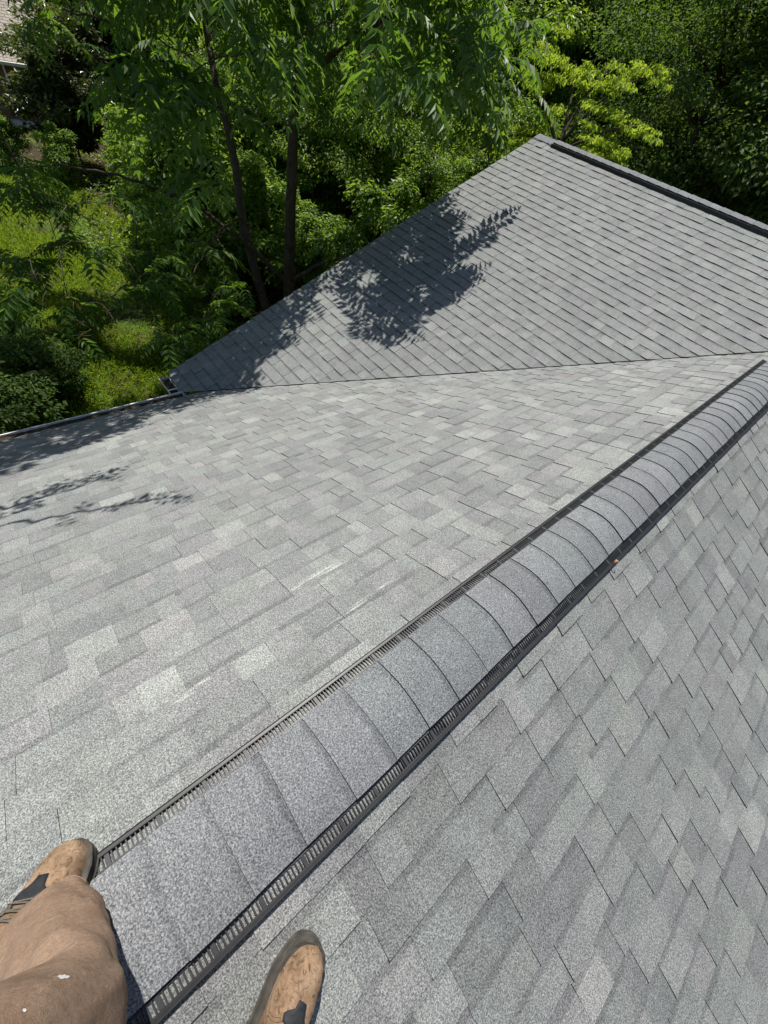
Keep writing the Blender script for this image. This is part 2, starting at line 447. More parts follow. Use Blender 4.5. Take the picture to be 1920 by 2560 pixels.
def gutter(axis, fixed, out, a, b, ztop, endcap=None):
    """open K-style trough; out = +-1 away from the house; returns the trough"""
    pr = [(0.0, 0.0), (0.0, -0.085), (0.075, -0.088), (0.088, -0.05), (0.115, -0.022), (0.118, 0.004), (0.128, 0.006),
          (0.128, -0.006), (0.122, -0.03), (0.094, -0.056), (0.08, -0.093), (-0.003, -0.09), (-0.003, 0.0)]
    pr = [(fixed+out*p, ztop+q) for p, q in pr]
    g = MB(); g.extrude(pr, a, b, True, axis)
    o = hpart(g.build('gutter', MAT['white'], house))
    d = MB()  # brown debris at the wing corner; along the eaves a dark sheet for trough shade
    xs = np.linspace(a+0.01, b-0.01, max(3, int(abs(b-a)/0.05)))
    rg = np.random.default_rng(5); rows = []
    for x in xs:
        row = []
        for k in np.linspace(0.001, 0.1195, 7):
            zz = ztop-0.032+0.010*rg.random()+0.012*(k > 0.1)
            row.append((fixed+out*k, x, zz) if axis == 'y' else (x, fixed+out*k, zz))
        rows.append(row)
    d.rings(rows, False, False)
    dd = d.build('debris_and_shade', MAT['debris'], o); 
    e = MB()
    sec = [(0.0, 0.0), (0.0, -0.085), (0.075, -0.088), (0.09, -0.05), (0.118, -0.022), (0.121, 0.004)]
    sec = [(fixed+out*p, ztop+q) for p, q in sec]
    for x in ([a-0.003, a] if endcap != 'b' else [b, b+0.003],):
        e.extrude(sec, x[0], x[1], True, axis)
    e.build('end_cap', MAT['white'], o)
    if axis == 'x':
        # a hanger strap across the trough
        s = MB(); s.box(((a*0.45+b*0.55), fixed+out*0.06, ztop-0.004), (0.011, 0, 0), (0, 0.06, 0), (0, 0, 0.0015)); s.build('hanger', MAT['white'], o)
    return o
g1 = gutter('x', YE-0.015, -1, XG+0.03, -XE-0.13, ZE-0.035)
g1['label'] = 'short white gutter at the wing corner with brown debris in it'
g2 = gutter('y', -XE-0.02, -1, Y0B, YE-0.02, -XE*TP-0.03)
g2['label'] = 'long white gutter along the left eave'
g3 = gutter('y', XE+0.02, 1, Y0B, YE-0.02, -XE*TP-0.03)
g3['label'] = 'gutter along the right eave'

# ------------------------------------------------------------------ ridge vents with cap shingles
def ridge_vent(name, along, a, b, org, tp, w_in, w_out, ztop, zlip, cap_s, label, seed, lip_h=0.030, pitch=0.0115, capphase=0.0, near=True):
    """vent whose local frame is (across, along, up) at org; along = 'y' or 'x'. The grille lies flat between w_in and w_out."""
    rg = np.random.default_rng(seed)
    def W(c, l, z):
        return (org[0]+c, l, org[2]+z) if along == 'y' else (l, org[1]-c, org[2]+z)
    root = empty(name, (0, 0, 0), house); hpart(root); root['label'] = label
    def arc(c, extra=0.0):
        aa = 0.10
        return ztop + tp*(math.sqrt(w_in**2+aa*aa)-math.sqrt(c*c+aa*aa)) + extra
    # plastic vent body: panel under the caps + inner walls
    mbp = MB()
    cs = np.linspace(-w_in+0.004, w_in-0.004, 15)
    top = [(c, arc(c, -0.006)) for c in cs]; bot = [(c, arc(c, -0.010)) for c in cs[::-1]]
    mbp.rings([[W(c, l, z) for c, z in top+bot] for l in (a, b)])
    for s in (-1, 1):
        # outer lip: chamfered strip standing on the roof
        zr = -w_out*tp + 0.004
        pr = [(s*(w_out+0.006), zr), (s*(w_out+0.004), zr+lip_h*0.7), (s*(w_out+0.001), zlip), (s*(w_out-0.007), zlip+0.001), (s*(w_out-0.009), zlip-0.004), (s*(w_out-0.0075), zr)]
        mbp.rings([[W(c, l, z) for c, z in pr] for l in (a, b)])
        pr = [(s*(w_out-0.0095), zlip-0.002), (s*(w_out-0.008), zlip+0.0018), (s*(w_out-0.006), zlip+0.0018), (s*(w_out-0.006), zlip-0.002)]
        mbp.rings([[W(c, l, z) for c, z in pr] for l in (a, b)])
    mbp.build('vent_body', MAT['vent'], root)
    for s in (-1, 1):
        g = MB(); n = int((b-a)/pitch); c0, c1 = w_in-0.012, w_out-0.007
        z0 = ztop-0.010; z1 = zlip-0.006
        for i in range(n):
            l = a+(i+0.5)*pitch
            thick = 0.0016
            blk = (i % 11 == 0)
            if blk: thick = 0.0055
            m = np.array(W(s*(c0+c1)/2, l, (z0+z1)/2-(0.006 if blk else 0))); e = np.array(W(s*c1, l, z1))-np.array(W(s*c0, l, z0))
            al = np.array([0, thick, 0]) if along == 'y' else np.array([thick, 0, 0])
            g.box(m, e/2, al, (0, 0, 0.009 if blk else 0.0035))
        for cc in (0.34, ):
            m0 = np.array(W(s*(c0+(c1-c0)*cc), a, z0+(z1-z0)*cc+0.001)); m1 = np.array(W(s*(c0+(c1-c0)*cc), b, z0+(z1-z0)*cc+0.001))
            ac = np.array(W(1, 0, 0))-np.array(W(0, 0, 0))
            g.box((m0+m1)/2, (m1-m0)/2, ac*0.0017, (0, 0, 0.003))
        g.build('louvre_grille', MAT['grille'], root)
    # cap shingles: butt end towards the viewer side (low end of 'along')
    V = []; F = []; FM = []; A = {k: [] for k in ('tone', 'vf', 'band', 'tint')}; base = 0
    l = a+capphase; k = 0
    cs = np.linspace(-w_in, w_in, 21)
    cuts = []
    x = a
    first = True
    x = a+capphase
    while x < b:
        cuts.append(x); x += cap_s+rg.normal(0, 0.004)
    if cuts[0] > a+0.02: cuts.insert(0, a)
    cuts.append(b)
    for i in range(len(cuts)-1):
        l0, l1 = cuts[i], cuts[i+1]+0.02
        t = float(np.clip(0.45+rg.normal(0, 0.16), 0, 1)); ti = rg.random()*0.5; bd = rg.choice([0.5, 0.75, 1.0])
        sk = rg.normal(0, 0.004); e0 = 0.0068+rg.normal(0, 0.0010)
        rows = []
        for fr, ex in ((0.0, e0), (0.35, e0*0.70+0.0003), (0.74, e0*0.32+0.0006), (1.0, 0.0008)):
            ll = l0+(l1-l0)*fr
            for j, c in enumerate(cs):
                cw = c*(1+0.012*math.sin(7*ll+i))
                V.append(W(cw, ll+sk*c/w_in*(1-fr), arc(c, ex+rg.normal(0, 0.0002)))); A['tone'].append(t); A['vf'].append(fr*1.02); A['band'].append(bd); A['tint'].append(ti)
        m = len(cs)
        for q in range(3):
            for j in range(m-1):
                p0 = base+q*m+j; F.append((p0, p0+1, p0+1+m, p0+m)); FM.append(0)
        # butt face
        for j, c in enumerate(cs):
            V.append(W(c, l0+sk*c/w_in+0.0005, arc(c, -0.004))); A['tone'].append(t); A['vf'].append(0); A['band'].append(0); A['tint'].append(0)
        for j in range(m):
            V.append(V[base+j]); A['tone'].append(t); A['vf'].append(0); A['band'].append(0); A['tint'].append(0)
        for j in range(m-1):
            F.append((base+4*m+j, base+4*m+j+1, base+5*m+j+1, base+5*m+j)); FM.append(1)
        # side edges
        sidx = len(V)
        for (j) in (0, m-1):
            for dz in (0, 0.006):
                for q in range(4):
                    v = V[base+q*m+j]; V.append((v[0], v[1], v[2]-dz)); A['tone'].append(t); A['vf'].append(0); A['band'].append(0); A['tint'].append(0)
        for si, j in enumerate((0, m-1)):
            for q in range(3):
                F.append((sidx+si*8+q, sidx+si*8+q+1, sidx+si*8+4+q+1, sidx+si*8+4+q)); FM.append(1)
        base = len(V)
    co = mesh_np('ridge_cap', np.array(V), np.array(F), None, root, A, mats=[MAT['cap'], MAT['edge']], midx=FM)
    co.data.polygons.foreach_set('use_smooth', np.array(FM) == 0)
    return root

ridge_vent('ridge_vent', 'y', -1.6, 5.97, (0, 0, 0), TP, 0.140, 0.183, -0.0473, -0.064, 0.1588,
           'near ridge vent with black slotted sides under curved cap shingles', 21, capphase=0.09)
ridge_vent('ridge_vent', 'x', XG+0.40, X1W-0.3, (0, YR, ZR), TQ, 0.140, 0.183, -0.018, -0.030, 0.16,
           'far ridge vent along the wing ridge', 22, lip_h=0.05, pitch=0.02)
# flat hip caps on the first half metre of the wing ridge, before the vent starts
mb = MB()
for i in range(3):
    x0 = XG+0.005+i*0.14
    rs = []
    for x, ex in ((x0, 0.012), (x0+0.15, 0.007)):
        rs.append([(x, YR+c, ZR+ex-TQ*(math.sqrt(c*c+0.0006)-0.024)) for c in np.linspace(-0.15, 0.15, 13)] +
                  [(x, YR+c, ZR+ex-0.004-TQ*(math.sqrt(c*c+0.0006)-0.024)) for c in np.linspace(0.15, -0.15, 13)])
    mb.rings(rs)
o = hpart(mb.build('ridge_cap', MAT['cap'], house)); o['label'] = 'flat ridge shingles at the gable peak'
for k, v in (('tone', 0.5), ('vf', 0.2), ('band', 0.0), ('tint', 0.3)):
    at_ = o.data.attributes.new(k, 'FLOAT', 'POINT'); at_.data.foreach_set('value', np.full(len(o.data.vertices), v, dtype=np.float32))

# ------------------------------------------------------------------ leaves, trees and plants
def unit(a): return a/(np.linalg.norm(a, axis=-1, keepdims=True)+1e-12)

def leaf_arrays(Pp, D, Nn, Ln, Wd, tone, droop=0.12, fold=0.12):
    """kite-shaped leaves folded along the midrib: 4 verts, 2 triangles each"""
    n = len(Pp); D = unit(D); B = unit(np.cross(D, Nn)); Nn = np.cross(B, D)
    Ln = np.broadcast_to(Ln, n)[:, None]; Wd = np.broadcast_to(Wd, n)[:, None]
    tip = Pp+D*Ln-np.array([0, 0, 1.0])*Ln*droop
    mid = Pp+D*Ln*0.42+Nn*Ln*0.04
    a = mid+B*Wd*0.5+Nn*Wd*fold; b = mid-B*Wd*0.5+Nn*Wd*fold
    V = np.stack([Pp, a, tip, b], 1).reshape(-1, 3)
    i = np.arange(n)[:, None]*4
    F = np.concatenate([i+np.array([[0, 1, 2]]), i+np.array([[0, 2, 3]])])
    return V, F, np.repeat(np.broadcast_to(tone, n), 4)

def join_leaves(parts):
    V = []; F = []; T = []; k = 0
    for v, f, t in parts:
        V.append(v); F.append(f+k); T.append(t); k += len(v)
    return np.concatenate(V), np.concatenate(F), np.concatenate(T)

def compound_leaves(O, D, Ln, rg, pairs=8, llen=0.205, lwid=0.076, sag=0.5):
    """feather-shaped (pinnate) leaves: a rachis that arches over, leaflets hanging either side"""
    m = len(O); D = unit(D); Ln = np.broadcast_to(Ln, m)
    up = np.array([0, 0, 1.0])
    ts = np.linspace(0.16, 1.0, pairs)
    sagv = (sag*(0.6+0.8*rg.random(m)))[:, None, None]
    t = ts[None, :, None]
    pos = O[:, None, :]+D[:, None, :]*Ln[:, None, None]*t*(1-0.18*t) - up*Ln[:, None, None]*sagv*t**2
    tan = unit(D[:, None, :]*(1-0.36*t)-up*2*sagv*t)
    side = unit(np.cross(tan, up)+1e-6); nrm = unit(np.cross(side, tan))
    size = np.sin(np.pi*(0.18+0.70*ts))[None, :]*(0.85+0.3*rg.random((m, 1)))
    basetone = np.clip(rg.normal(0.5, 0.17, (m, 1)), 0, 1)
    parts = []
    for s in (1, -1):
        d = unit(side*s+tan*0.50-up*0.28+rg.normal(0, 0.09, pos.shape))
        nn = unit(nrm+side*s*0.25+rg.normal(0, 0.22, pos.shape))
        jit = rg.normal(0, 0.004, pos.shape)
        tn = np.clip(basetone+rg.normal(0, 0.10, (m, pairs)), 0, 1)
        ls = llen*size*(1+0.12*rg.normal(0, 1, (m, pairs)))
        parts.append(leaf_arrays((pos+jit).reshape(-1, 3), d.reshape(-1, 3), nn.reshape(-1, 3), ls.ravel(), (ls*lwid/llen).ravel(), tn.ravel(), 0.16, 0.10))
    # terminal leaflet
    parts.append(leaf_arrays(pos[:, -1], unit(tan[:, -1]-up*0.15), nrm[:, -1], np.full(m, llen*0.6), np.full(m, lwid*0.6), basetone.ravel()))
    # rachis as thin kites
    for a, b in ((0, pairs//2), (pairs//2, pairs-1)):
        p0 = O if a == 0 else pos[:, a]; dv = pos[:, b]-p0
        parts.append(leaf_arrays(p0, dv, nrm[:, a], np.linalg.norm(dv, axis=1), np.full(m, 0.007), np.full(m, 0.9), 0.0, 0.0))
    return join_leaves(parts)

def poly_tube(mb, pts, r0, r1, k=6, rg=None, wob=0.0, n=None):
    pts = np.asarray(pts, float)
    n = n or max(3, len(pts)*2)
    s = np.linspace(0, 1, len(pts)); q = np.linspace(0, 1, n)
    P2 = np.stack([np.interp(q, s, pts[:, i]) for i in range(3)], 1)
    # smooth
    for _ in range(2): P2[1:-1] = 0.25*P2[:-2]+0.5*P2[1:-1]+0.25*P2[2:]
    if wob and rg is not None: P2[1:-1] += rg.normal(0, wob, P2[1:-1].shape)
    mb.tube(P2, np.linspace(r0, r1, n), k)
    return P2

MAT['leaf_walnut'] = leaf_mat('pinnate_leaves', (0.022, 0.056, 0.013), (0.052, 0.112, 0.021), (0.118, 0.210, 0.040), (0.28, 0.50, 0.04), 0.38, 0.48, 0.35)
MAT['leaf_mid'] = leaf_mat('broad_leaves', (0.038, 0.080, 0.012), (0.090, 0.170, 0.021), (0.185, 0.290, 0.038), (0.44, 0.66, 0.045), 0.40, 0.45, 0.4)
MAT['leaf_dark'] = leaf_mat('dark_leaves', (0.030, 0.058, 0.014), (0.058, 0.104, 0.022), (0.110, 0.175, 0.038), (0.22, 0.38, 0.035), 0.36, 0.6, 0.25)
MAT['leaf_bright'] = leaf_mat('yellow_green_leaves', (0.11, 0.19, 0.012), (0.185, 0.285, 0.020), (0.29, 0.39, 0.045), (0.56, 0.72, 0.055), 0.45, 0.55, 0.2)
MAT['leaf_bronze'] = leaf_mat('bronze_leaves', (0.020, 0.030, 0.010), (0.042, 0.055, 0.015), (0.17, 0.19, 0.035), (0.20, 0.28, 0.03), 0.25, 0.36, 0.5)
MAT['bark'] = bark_mat('grey_brown_bark', (0.085, 0.065, 0.05))
MAT['bark_dark'] = bark_mat('dark_bark', (0.07, 0.055, 0.043))

# ---- shade mask: where the photograph shows tree shade on the two roof slopes (traced, image px of the full photo)
K_ = 1920/1659
MASKS = [np.array(q, float)*K_ for q in (
    [(350, 815), (600, 640), (800, 520), (960, 420), (988, 440), (962, 478), (1010, 490), (1060, 476), (1125, 474), (1100, 505), (1080, 525),
     (1050, 548), (1005, 585), (1045, 605), (1035, 635), (985, 657), (975, 682), (925, 690), (930, 715), (900, 740), (830, 768), (785, 745), (765, 715), (750, 668), (705, 668), (672, 700), (655, 735),
     (620, 768), (565, 772), (565, 800), (540, 862), (480, 870), (415, 885), (330, 900), (315, 925), (230, 945), (170, 970), (0, 1040), (-700, 1200), (-700, 900), (0, 900)],
)]
HOLES = [(700, 636, 24), (642, 700, 20), (800, 606, 17), (880, 560, 17), (748, 585, 15), (915, 640, 20), (830, 690, 18), (990, 560, 16), (780, 660, 14), (860, 505, 12), (250, 915, 10), (120, 960, 12)]
def in_poly(p, poly):
    x, y = p[..., 0], p[..., 1]; c = np.zeros(x.shape, bool)
    j = len(poly)-1
    for i in range(len(poly)):
        xi, yi = poly[i]; xj, yj = poly[j]
        cond = ((yi > y) != (yj > y)) & (x < (xj-xi)*(y-yi)/((yj-yi) if yj != yi else 1e-9)+xi)
        c ^= cond; j = i
    return c
def sun_drop(Pp):
    """where the sun shadow of points lands on the roof slopes; nan when it misses them"""
    out = np.full(Pp.shape, np.nan)
    for nrm, c, tst in ((NWG, CWG, lambda h: (h[:, 0] > XG) & (h[:, 1] < YR) & (h[:, 2] > np.maximum(ZE, -np.abs(h[:, 0])*TP))),
                        (NL, 0.0, lambda h: (h[:, 0] > -XE) & (h[:, 0] < 0) & (h[:, 1] > -6) & (h[:, 1] < YE+(h[:, 2]-ZE)/TQ))):
        t = (Pp @ nrm-c)/(SUN @ nrm); h = Pp-t[:, None]*SUN
        ok = (t > 0) & tst(h); out[ok] = h[ok]
    return out
def shade_ok(Pp, margin_pts=True):
    h = sun_drop(Pp); miss = np.isnan(h[:, 0]); ok = miss.copy()
    k = ~miss
    if k.any():
        q, z = pix(h[k]); ins = np.zeros(len(q), bool)
        for m in MASKS: ins |= in_poly(q, m)
        for hx, hy, hr in HOLES: ins &= np.hypot(q[:, 0]-hx*K_, q[:, 1]-hy*K_) > hr*K_
        ins |= (z < 0.2) | (q[:, 1] > 2700) | (q[:, 0] < -150)
        ok[k] = ins
    return ok
LIT = [(hit(x, y, (0, 0, 1), GZ)[:2], r*0.9) for x, y, r in ((240, 960, 1.0), (330, 840, 0.9), (60, 560, 1.6), (170, 660, 1.0), (250, 705, 0.9), (100, 800, 0.7), (360, 960, 0.6), (150, 700, 0.8))]
def lawn_ok(Pp):
    t = (Pp[:, 2]-GZ); h = Pp[:, :2]-t[:, None]*SUN[:2]; ok = np.ones(len(Pp), bool)
    for c, r in LIT: ok &= np.hypot(h[:, 0]-c[0], h[:, 1]-c[1]) > r
    return ok
def over_roof(Pp):
    a = (Pp[:, 0] > XG-0.12) & (Pp[:, 0] < X1W) & (Pp[:, 1] > YE-0.15) & (Pp[:, 1] < 2*YR-YE)
    b = (Pp[:, 0] > -XE-0.25) & (Pp[:, 0] < XE) & (Pp[:, 1] <= YE)
    zt = np.where(a, np.minimum(ZE+(Pp[:, 1]-YE)*TQ, ZE+(2*YR-YE-Pp[:, 1])*TQ), -np.abs(Pp[:, 0])*TP)
    return (a | b) & (Pp[:, 2] < zt+0.25)

def pinnate_tree(name, label, trunk, r0, r1, limbs, tips, seed, leaf_len=0.82, per=6, bark='bark', extra=None, mat='leaf_walnut', group=None, cat='tree'):
    """tips: (n,3) spray positions, joined to the nearest limb by a twig"""
    rg = np.random.default_rng(seed)
    base = np.asarray(trunk[0], float); root = empty(name, base)
    tag(root, label, cat, group)
    mb = MB(); skel = [poly_tube(mb, trunk, r0, r1, 10, rg, 0.006, len(trunk)*5)]
    for pts, a, b in limbs: skel.append(poly_tube(mb, pts, a, b, 7, rg, 0.015, len(pts)*4))
    SK = np.concatenate(skel)
    dropped = set()
    # grow twigs outwards: each spray joins the nearest wood grown so far
    order = np.argsort([np.linalg.norm(SK-tp, axis=1).min() for tp in tips])
    for q in order:
        tp = tips[q]
        d = np.linalg.norm(SK-tp, axis=1)+0.4*np.maximum(0, SK[:, 2]-tp[2]); s = SK[np.argmin(d)]
        ln = np.linalg.norm(tp-s)
        if ln < 0.05: continue
        mid = 0.5*(s+tp)+np.array([0, 0, 0.10*ln])+rg.normal(0, 0.06*ln, 3)
        if not (shade_ok(mid[None])[0] and shade_ok(tp[None])[0]): dropped.add(int(q)); continue
        pts = np.array([s, 0.55*s+0.45*mid+rg.normal(0, 0.02*ln, 3), mid, 0.5*mid+0.5*tp+rg.normal(0, 0.02*ln, 3), tp])
        ra = 0.006+0.005*min(ln, 1.6)
        mb.tube(pts, np.linspace(ra, 0.004, 5), 5)
        SK = np.concatenate([SK, pts[1:]])
    o = mb.build('trunk', MAT[bark], None, smooth=True)
    o.data.transform(Matrix.Translation(-Vector(base))); o.parent = root
    tips = tips[[i for i in range(len(tips)) if i not in dropped]]
    O = np.repeat(tips, per, 0)+rg.normal(0, 0.05, (len(tips)*per, 3))
    az = rg.uniform(0, 2*np.pi, len(tips))[:, None]+np.linspace(0, 2*np.pi, per, endpoint=False)[None, :]+rg.normal(0, 0.3, (len(tips), per))
    el = rg.normal(0.12, 0.22, az.shape)
    D = np.stack([np.cos(az)*np.cos(el), np.sin(az)*np.cos(el), np.sin(el)], -1).reshape(-1, 3)
    ends = O+D*leaf_len*0.75-np.array([0, 0, 0.2])
    mids = O+D*leaf_len*0.45
    ok = bare_ok(mids) & shade_ok(mids) & shade_ok(O+D*leaf_len*0.15) & shade_ok(O+D*leaf_len*0.66-np.array([0, 0, 0.15])) & ~over_roof(ends) & ~over_roof(mids) & lawn_ok(mids)
    O, D = O[ok], D[ok]
    if extra is not None: O = np.concatenate([O, extra[0]]); D = np.concatenate([D, extra[1]])
    V, F, T = compound_leaves(O, D, leaf_len*(0.75+0.5*rg.random(len(O))), rg)
    mesh_np('crown', V-base, F, MAT[mat], root, {'tone': T})
    return root

def blob_points(rg, n, c, r):
    v = unit(rg.normal(0, 1, (n, 3)))*(rg.random((n, 1))**0.45); return np.asarray(c)+v*np.asarray(r)

def clump_tree_meshes(seed, h, crown_c, crown_r, nclump, nleaf, lsize, clump_r, mat, bark, trunk_r=0.15, hang=0.25, shell=0.55):
    """prototype meshes (trunk, crown) of a broad-leaved tree with its base at the origin"""
    rg = np.random.default_rng(seed)
    cr = np.asarray(crown_r, float); cc = np.asarray(crown_c, float)
    v = unit(rg.normal(0, 1, (nclump, 3))); rad = shell+(1-shell)*rg.random((nclump, 1))
    C = cc+v*rad*cr*(0.85+0.3*rg.random((nclump, 1)))
    C[:, 2] = np.maximum(C[:, 2], 0.35+0.3*rg.random(nclump))
    mb = MB(); top = cc[2]+cr[2]*0.55
    lean = rg.normal(0, 0.03*h, 2)
    tp = [np.array([lean[0]*q*q+0.03*h*math.sin(3*q), lean[1]*q*q, top*q]) for q in np.linspace(0, 1, 6)]
    tp[0][2] = -0.3
    P2 = poly_tube(mb, tp, trunk_r, trunk_r*0.25, 8, rg, 0.01, 14)
    for c in C:
        hgt = np.clip(c[2]-0.35*np.linalg.norm(c[:2]-cc[:2])-0.1, 0.15*h if top > 3 else 0.1, top*0.95)
        s = P2[np.argmin(abs(P2[:, 2]-hgt))]
        mid = 0.5*(s+c)+np.array([0, 0, 0.08*np.linalg.norm(c-s)])
        ln = np.linalg.norm(c-s)
        mb.tube(np.array([s, mid, c]), np.array([min(trunk_r*0.45, 0.012+0.012*ln), 0.007+0.006*ln, 0.005]), 5)
    tr = mb
    w_ = rg.random(nclump)**0.6+0.3; w_ /= w_.sum()
    idx = rg.choice(nclump, nleaf, p=w_)
    off = unit(rg.normal(0, 1, (nleaf, 3)))*(rg.random((nleaf, 1))**0.40)
    rr = (clump_r*(0.6+0.8*rg.random(nclump)))[idx][:, None]
    off = off*rr*np.array([1.15, 1.15, 0.62])
    Pp = C[idx]+off
    out = unit(Pp-cc)*0.5+unit(off)*0.7
    az = rg.uniform(0, 2*np.pi, nleaf)
    D = np.stack([np.cos(az), np.sin(az), rg.normal(-0.25, 0.35, nleaf)-hang], -1)+out*0.7
    Nn = unit(np.array([0, 0, 1.0])+rg.normal(0, 0.45, (nleaf, 3))+out*0.35)
    ct = rg.normal(0.5, 0.16, nclump)
    tone = np.clip(ct[idx]+rg.normal(0, 0.14, nleaf), 0, 1)
    L_ = lsize*(0.65+0.7*rg.random(nleaf))
    V, F, T = leaf_arrays(Pp, D, Nn, L_, L_*rg.uniform(0.42, 0.62, nleaf), tone)
    V[:, 2] = np.maximum(V[:, 2], 0.02)
    return tr, V, F, T, mat, bark

class Plant:
    def __init__(s, name, cat, group, spec):
        s.name, s.cat, s.group = name, cat, group
        mb, V, F, T, mat, bark = spec
        s.root = empty(name); tag(s.root, None, cat, group)
        s.trunk = mb.build('trunk', MAT[bark], s.root, smooth=True)
        s.crown = mesh_np('crown', V, F, MAT[mat], s.root, {'tone': T})
        s.used = False
    def place(s, x, y, z, rot, sc, label, sz=None, mat=None):
        if not s.used: r, t, c = s.root, s.trunk, s.crown; s.used = True
        else:
            r = s.root.copy(); COL.objects.link(r); t = s.trunk.copy(); COL.objects.link(t); t.parent = r
            c = s.crown.copy(); COL.objects.link(c); c.parent = r
        r.location = (x, y, z); r.rotation_euler = (0, 0, rot); r.scale = (sc, sc, sz or sc); r['label'] = label
        return r

def gz(x, y):
    """height of the lawn: gently falling away from the house, rising bank far behind"""
    d = np.hypot(np.asarray(x, float)+0.0, np.asarray(y, float)-3)
    s = np.clip((d-9)/26, 0, 1)
    return GZ-0.75*s*s*(3-2*s)+0.04*np.sin(0.7*np.asarray(x))*np.cos(0.6*np.asarray(y))

# ---- ground
def ground_mat():
    m, n = new_mat('lawn_and_leaf_litter'); co = objco(n)
    g1 = noise(n, co, 60, 4, 0.7); g2 = noise(n, co, 1.3, 4, 0.6); g3 = noise(n, co, 9, 3)
    grass = ramp(n, g1, [(0.3, (0.035, 0.065, 0.012)), (0.55, (0.075, 0.125, 0.02)), (0.75, (0.13, 0.17, 0.04))])
    lit = ramp(n, g1, [(0.3, (0.028, 0.02, 0.012)), (0.55, (0.06, 0.045, 0.028)), (0.78, (0.16, 0.12, 0.08))])
    f = ramp(n, mth(n, 'ADD', mth(n, 'MULTIPLY', g2, 0.75), mth(n, 'MULTIPLY', g3, 0.25)), [(0.46, (1, 1, 1)), (0.58, (0, 0, 0))])
    # woodland floor beyond the lawn
    sep = N(n, 'ShaderNodeSeparateXYZ'); L(n, co, sep.inputs[0])
    wood = mth(n, 'ADD', sep.outputs[1], mth(n, 'MULTIPLY', g2, 1.6))
    wood = ramp(n, mth(n, 'MULTIPLY', wood, 0.1), [(0.42, (1, 1, 1)), (0.52, (0, 0, 0))])
    f = mth(n, 'MULTIPLY', f, wood)
    finish(n, mixf(n, f, lit, grass), 0.95, 0.1, g1, 0.8, 0.03); return m
MAT['ground'] = ground_mat()
xs = np.concatenate([[-400, -200, -120], np.arange(-80, 61, 4), [120, 200, 400]]).astype(float)
X, Y = np.meshgrid(xs, xs, indexing='ij'); Zg = gz(X, Y)
nn_ = len(xs); idx = np.arange(nn_*nn_).reshape(nn_, nn_)
Fg = np.stack([idx[:-1, :-1], idx[1:, :-1], idx[1:, 1:], idx[:-1, 1:]], -1).reshape(-1, 4)
gr = mesh_np('ground', np.stack([X, Y, Zg], -1).reshape(-1, 3), Fg, MAT['ground'], smooth=True); tag(gr, kind='structure')

# ---- grass blades (one uncountable mass) on the visible lawn
def grass():
    rg = np.random.default_rng(3); n = 90000
    x = rg.uniform(-24, -4.9, n); y = rg.uniform(-2.5, 5.5, n)
    keep = rg.random(n) < np.clip(1.25-(-x-5)/22, 0.25, 1)
    patch = np.sin(1.1*x+0.6*np.sin(1.7*y))+np.sin(1.4*y+0.8*np.sin(0.9*x))+rg.normal(0, 0.5, n)
    keep &= (patch > -1.1) & (y < 5.2-0.1*(x+12)**2*0.05)
    x, y = x[keep], y[keep]; n = len(x)
    Pp = np.stack([x, y, gz(x, y)-0.005], -1); az = rg.uniform(0, 2*np.pi, n)
    tilt = rg.uniform(0.2, 0.95, n)
    D = np.stack([np.cos(az)*tilt, np.sin(az)*tilt, np.ones(n)], -1)
    Nn = np.stack([-np.cos(az), -np.sin(az), tilt], -1)
    Ln = rg.uniform(0.07, 0.21, n)*(1+0.02*(-x-5))
    V, F, T = leaf_arrays(Pp, D, Nn, Ln, 0.014+0.014*rg.random(n)+0.0006*(-x-5), np.clip(rg.normal(0.5, 0.25, n), 0, 1), 0.25, 0.05)
    o = mesh_np('grass', V, F, MAT['grass'], None, {'tone': T}); tag(o, 'short sunlit grass of the lawn', 'grass', kind='stuff')
MAT['grass'] = leaf_mat('grass_blades', (0.13, 0.215, 0.015), (0.21, 0.32, 0.022), (0.31, 0.41, 0.055), (0.50, 0.66, 0.045), 0.30, 0.6, 0.25)
grass()
# low ground cover under the trees
def groundcover():
    rg = np.random.default_rng(4); n = 60000
    x = rg.uniform(-30, -5.5, n); y = rg.uniform(3.0, 24, n)
    c = np.sin(0.9*x+1.3*np.sin(0.5*y))*np.cos(0.8*y)+rg.normal(0, 0.35, n)
    k = c > -0.35; x, y = x[k], y[k]; n = len(x)
    h = np.abs(rg.normal(0, 0.16, n))*np.clip(c[k]+0.6, 0.2, 1.4)
    Pp = np.stack([x, y, gz(x, y)+h], -1); az = rg.uniform(0, 2*np.pi, n)
    D = np.stack([np.cos(az), np.sin(az), rg.normal(0.1, 0.4, n)], -1)
    Nn = np.array([0, 0, 1.0])+rg.normal(0, 0.4, (n, 3)); Ln = rg.uniform(0.06, 0.14, n)
    V, F, T = leaf_arrays(Pp, D, Nn, Ln, Ln*0.6, np.clip(rg.normal(0.5, 0.2, n), 0, 1))
    o = mesh_np('ground_cover', V, F, MAT['leaf_mid'], None, {'tone': T}); tag(o, 'low leafy ground cover under the trees', 'ground cover', kind='stuff')
groundcover()

# ------------------------------------------------------------------ the two-trunked pinnate trees by the gable
rgT = np.random.default_rng(31)
def pxs(lst): return np.array([at(x, y, d) for x, y, d in lst])
def shade_tips(n, h0, h1, seed, sel):
    """sprays that stand in the sun's way above the shaded parts of the roof"""
    rg = np.random.default_rng(seed); out = []
    poly = MASKS[0]
    while len(out) < n:
        x, y = rg.uniform(0, 1340), rg.uniform(480, 1240)
        if not in_poly(np.array([x, y]), poly): continue
        a = on_wing(x, y); b = on_left(x, y)
        p = a if a[2] > a[0]*TP else b
        if p[0] < -5.6 or p[0] > -0.5 or not sel(p): continue
        q = p+SUN*rg.uniform(h0, h1)
        out.append(q)
    return np.array(out)

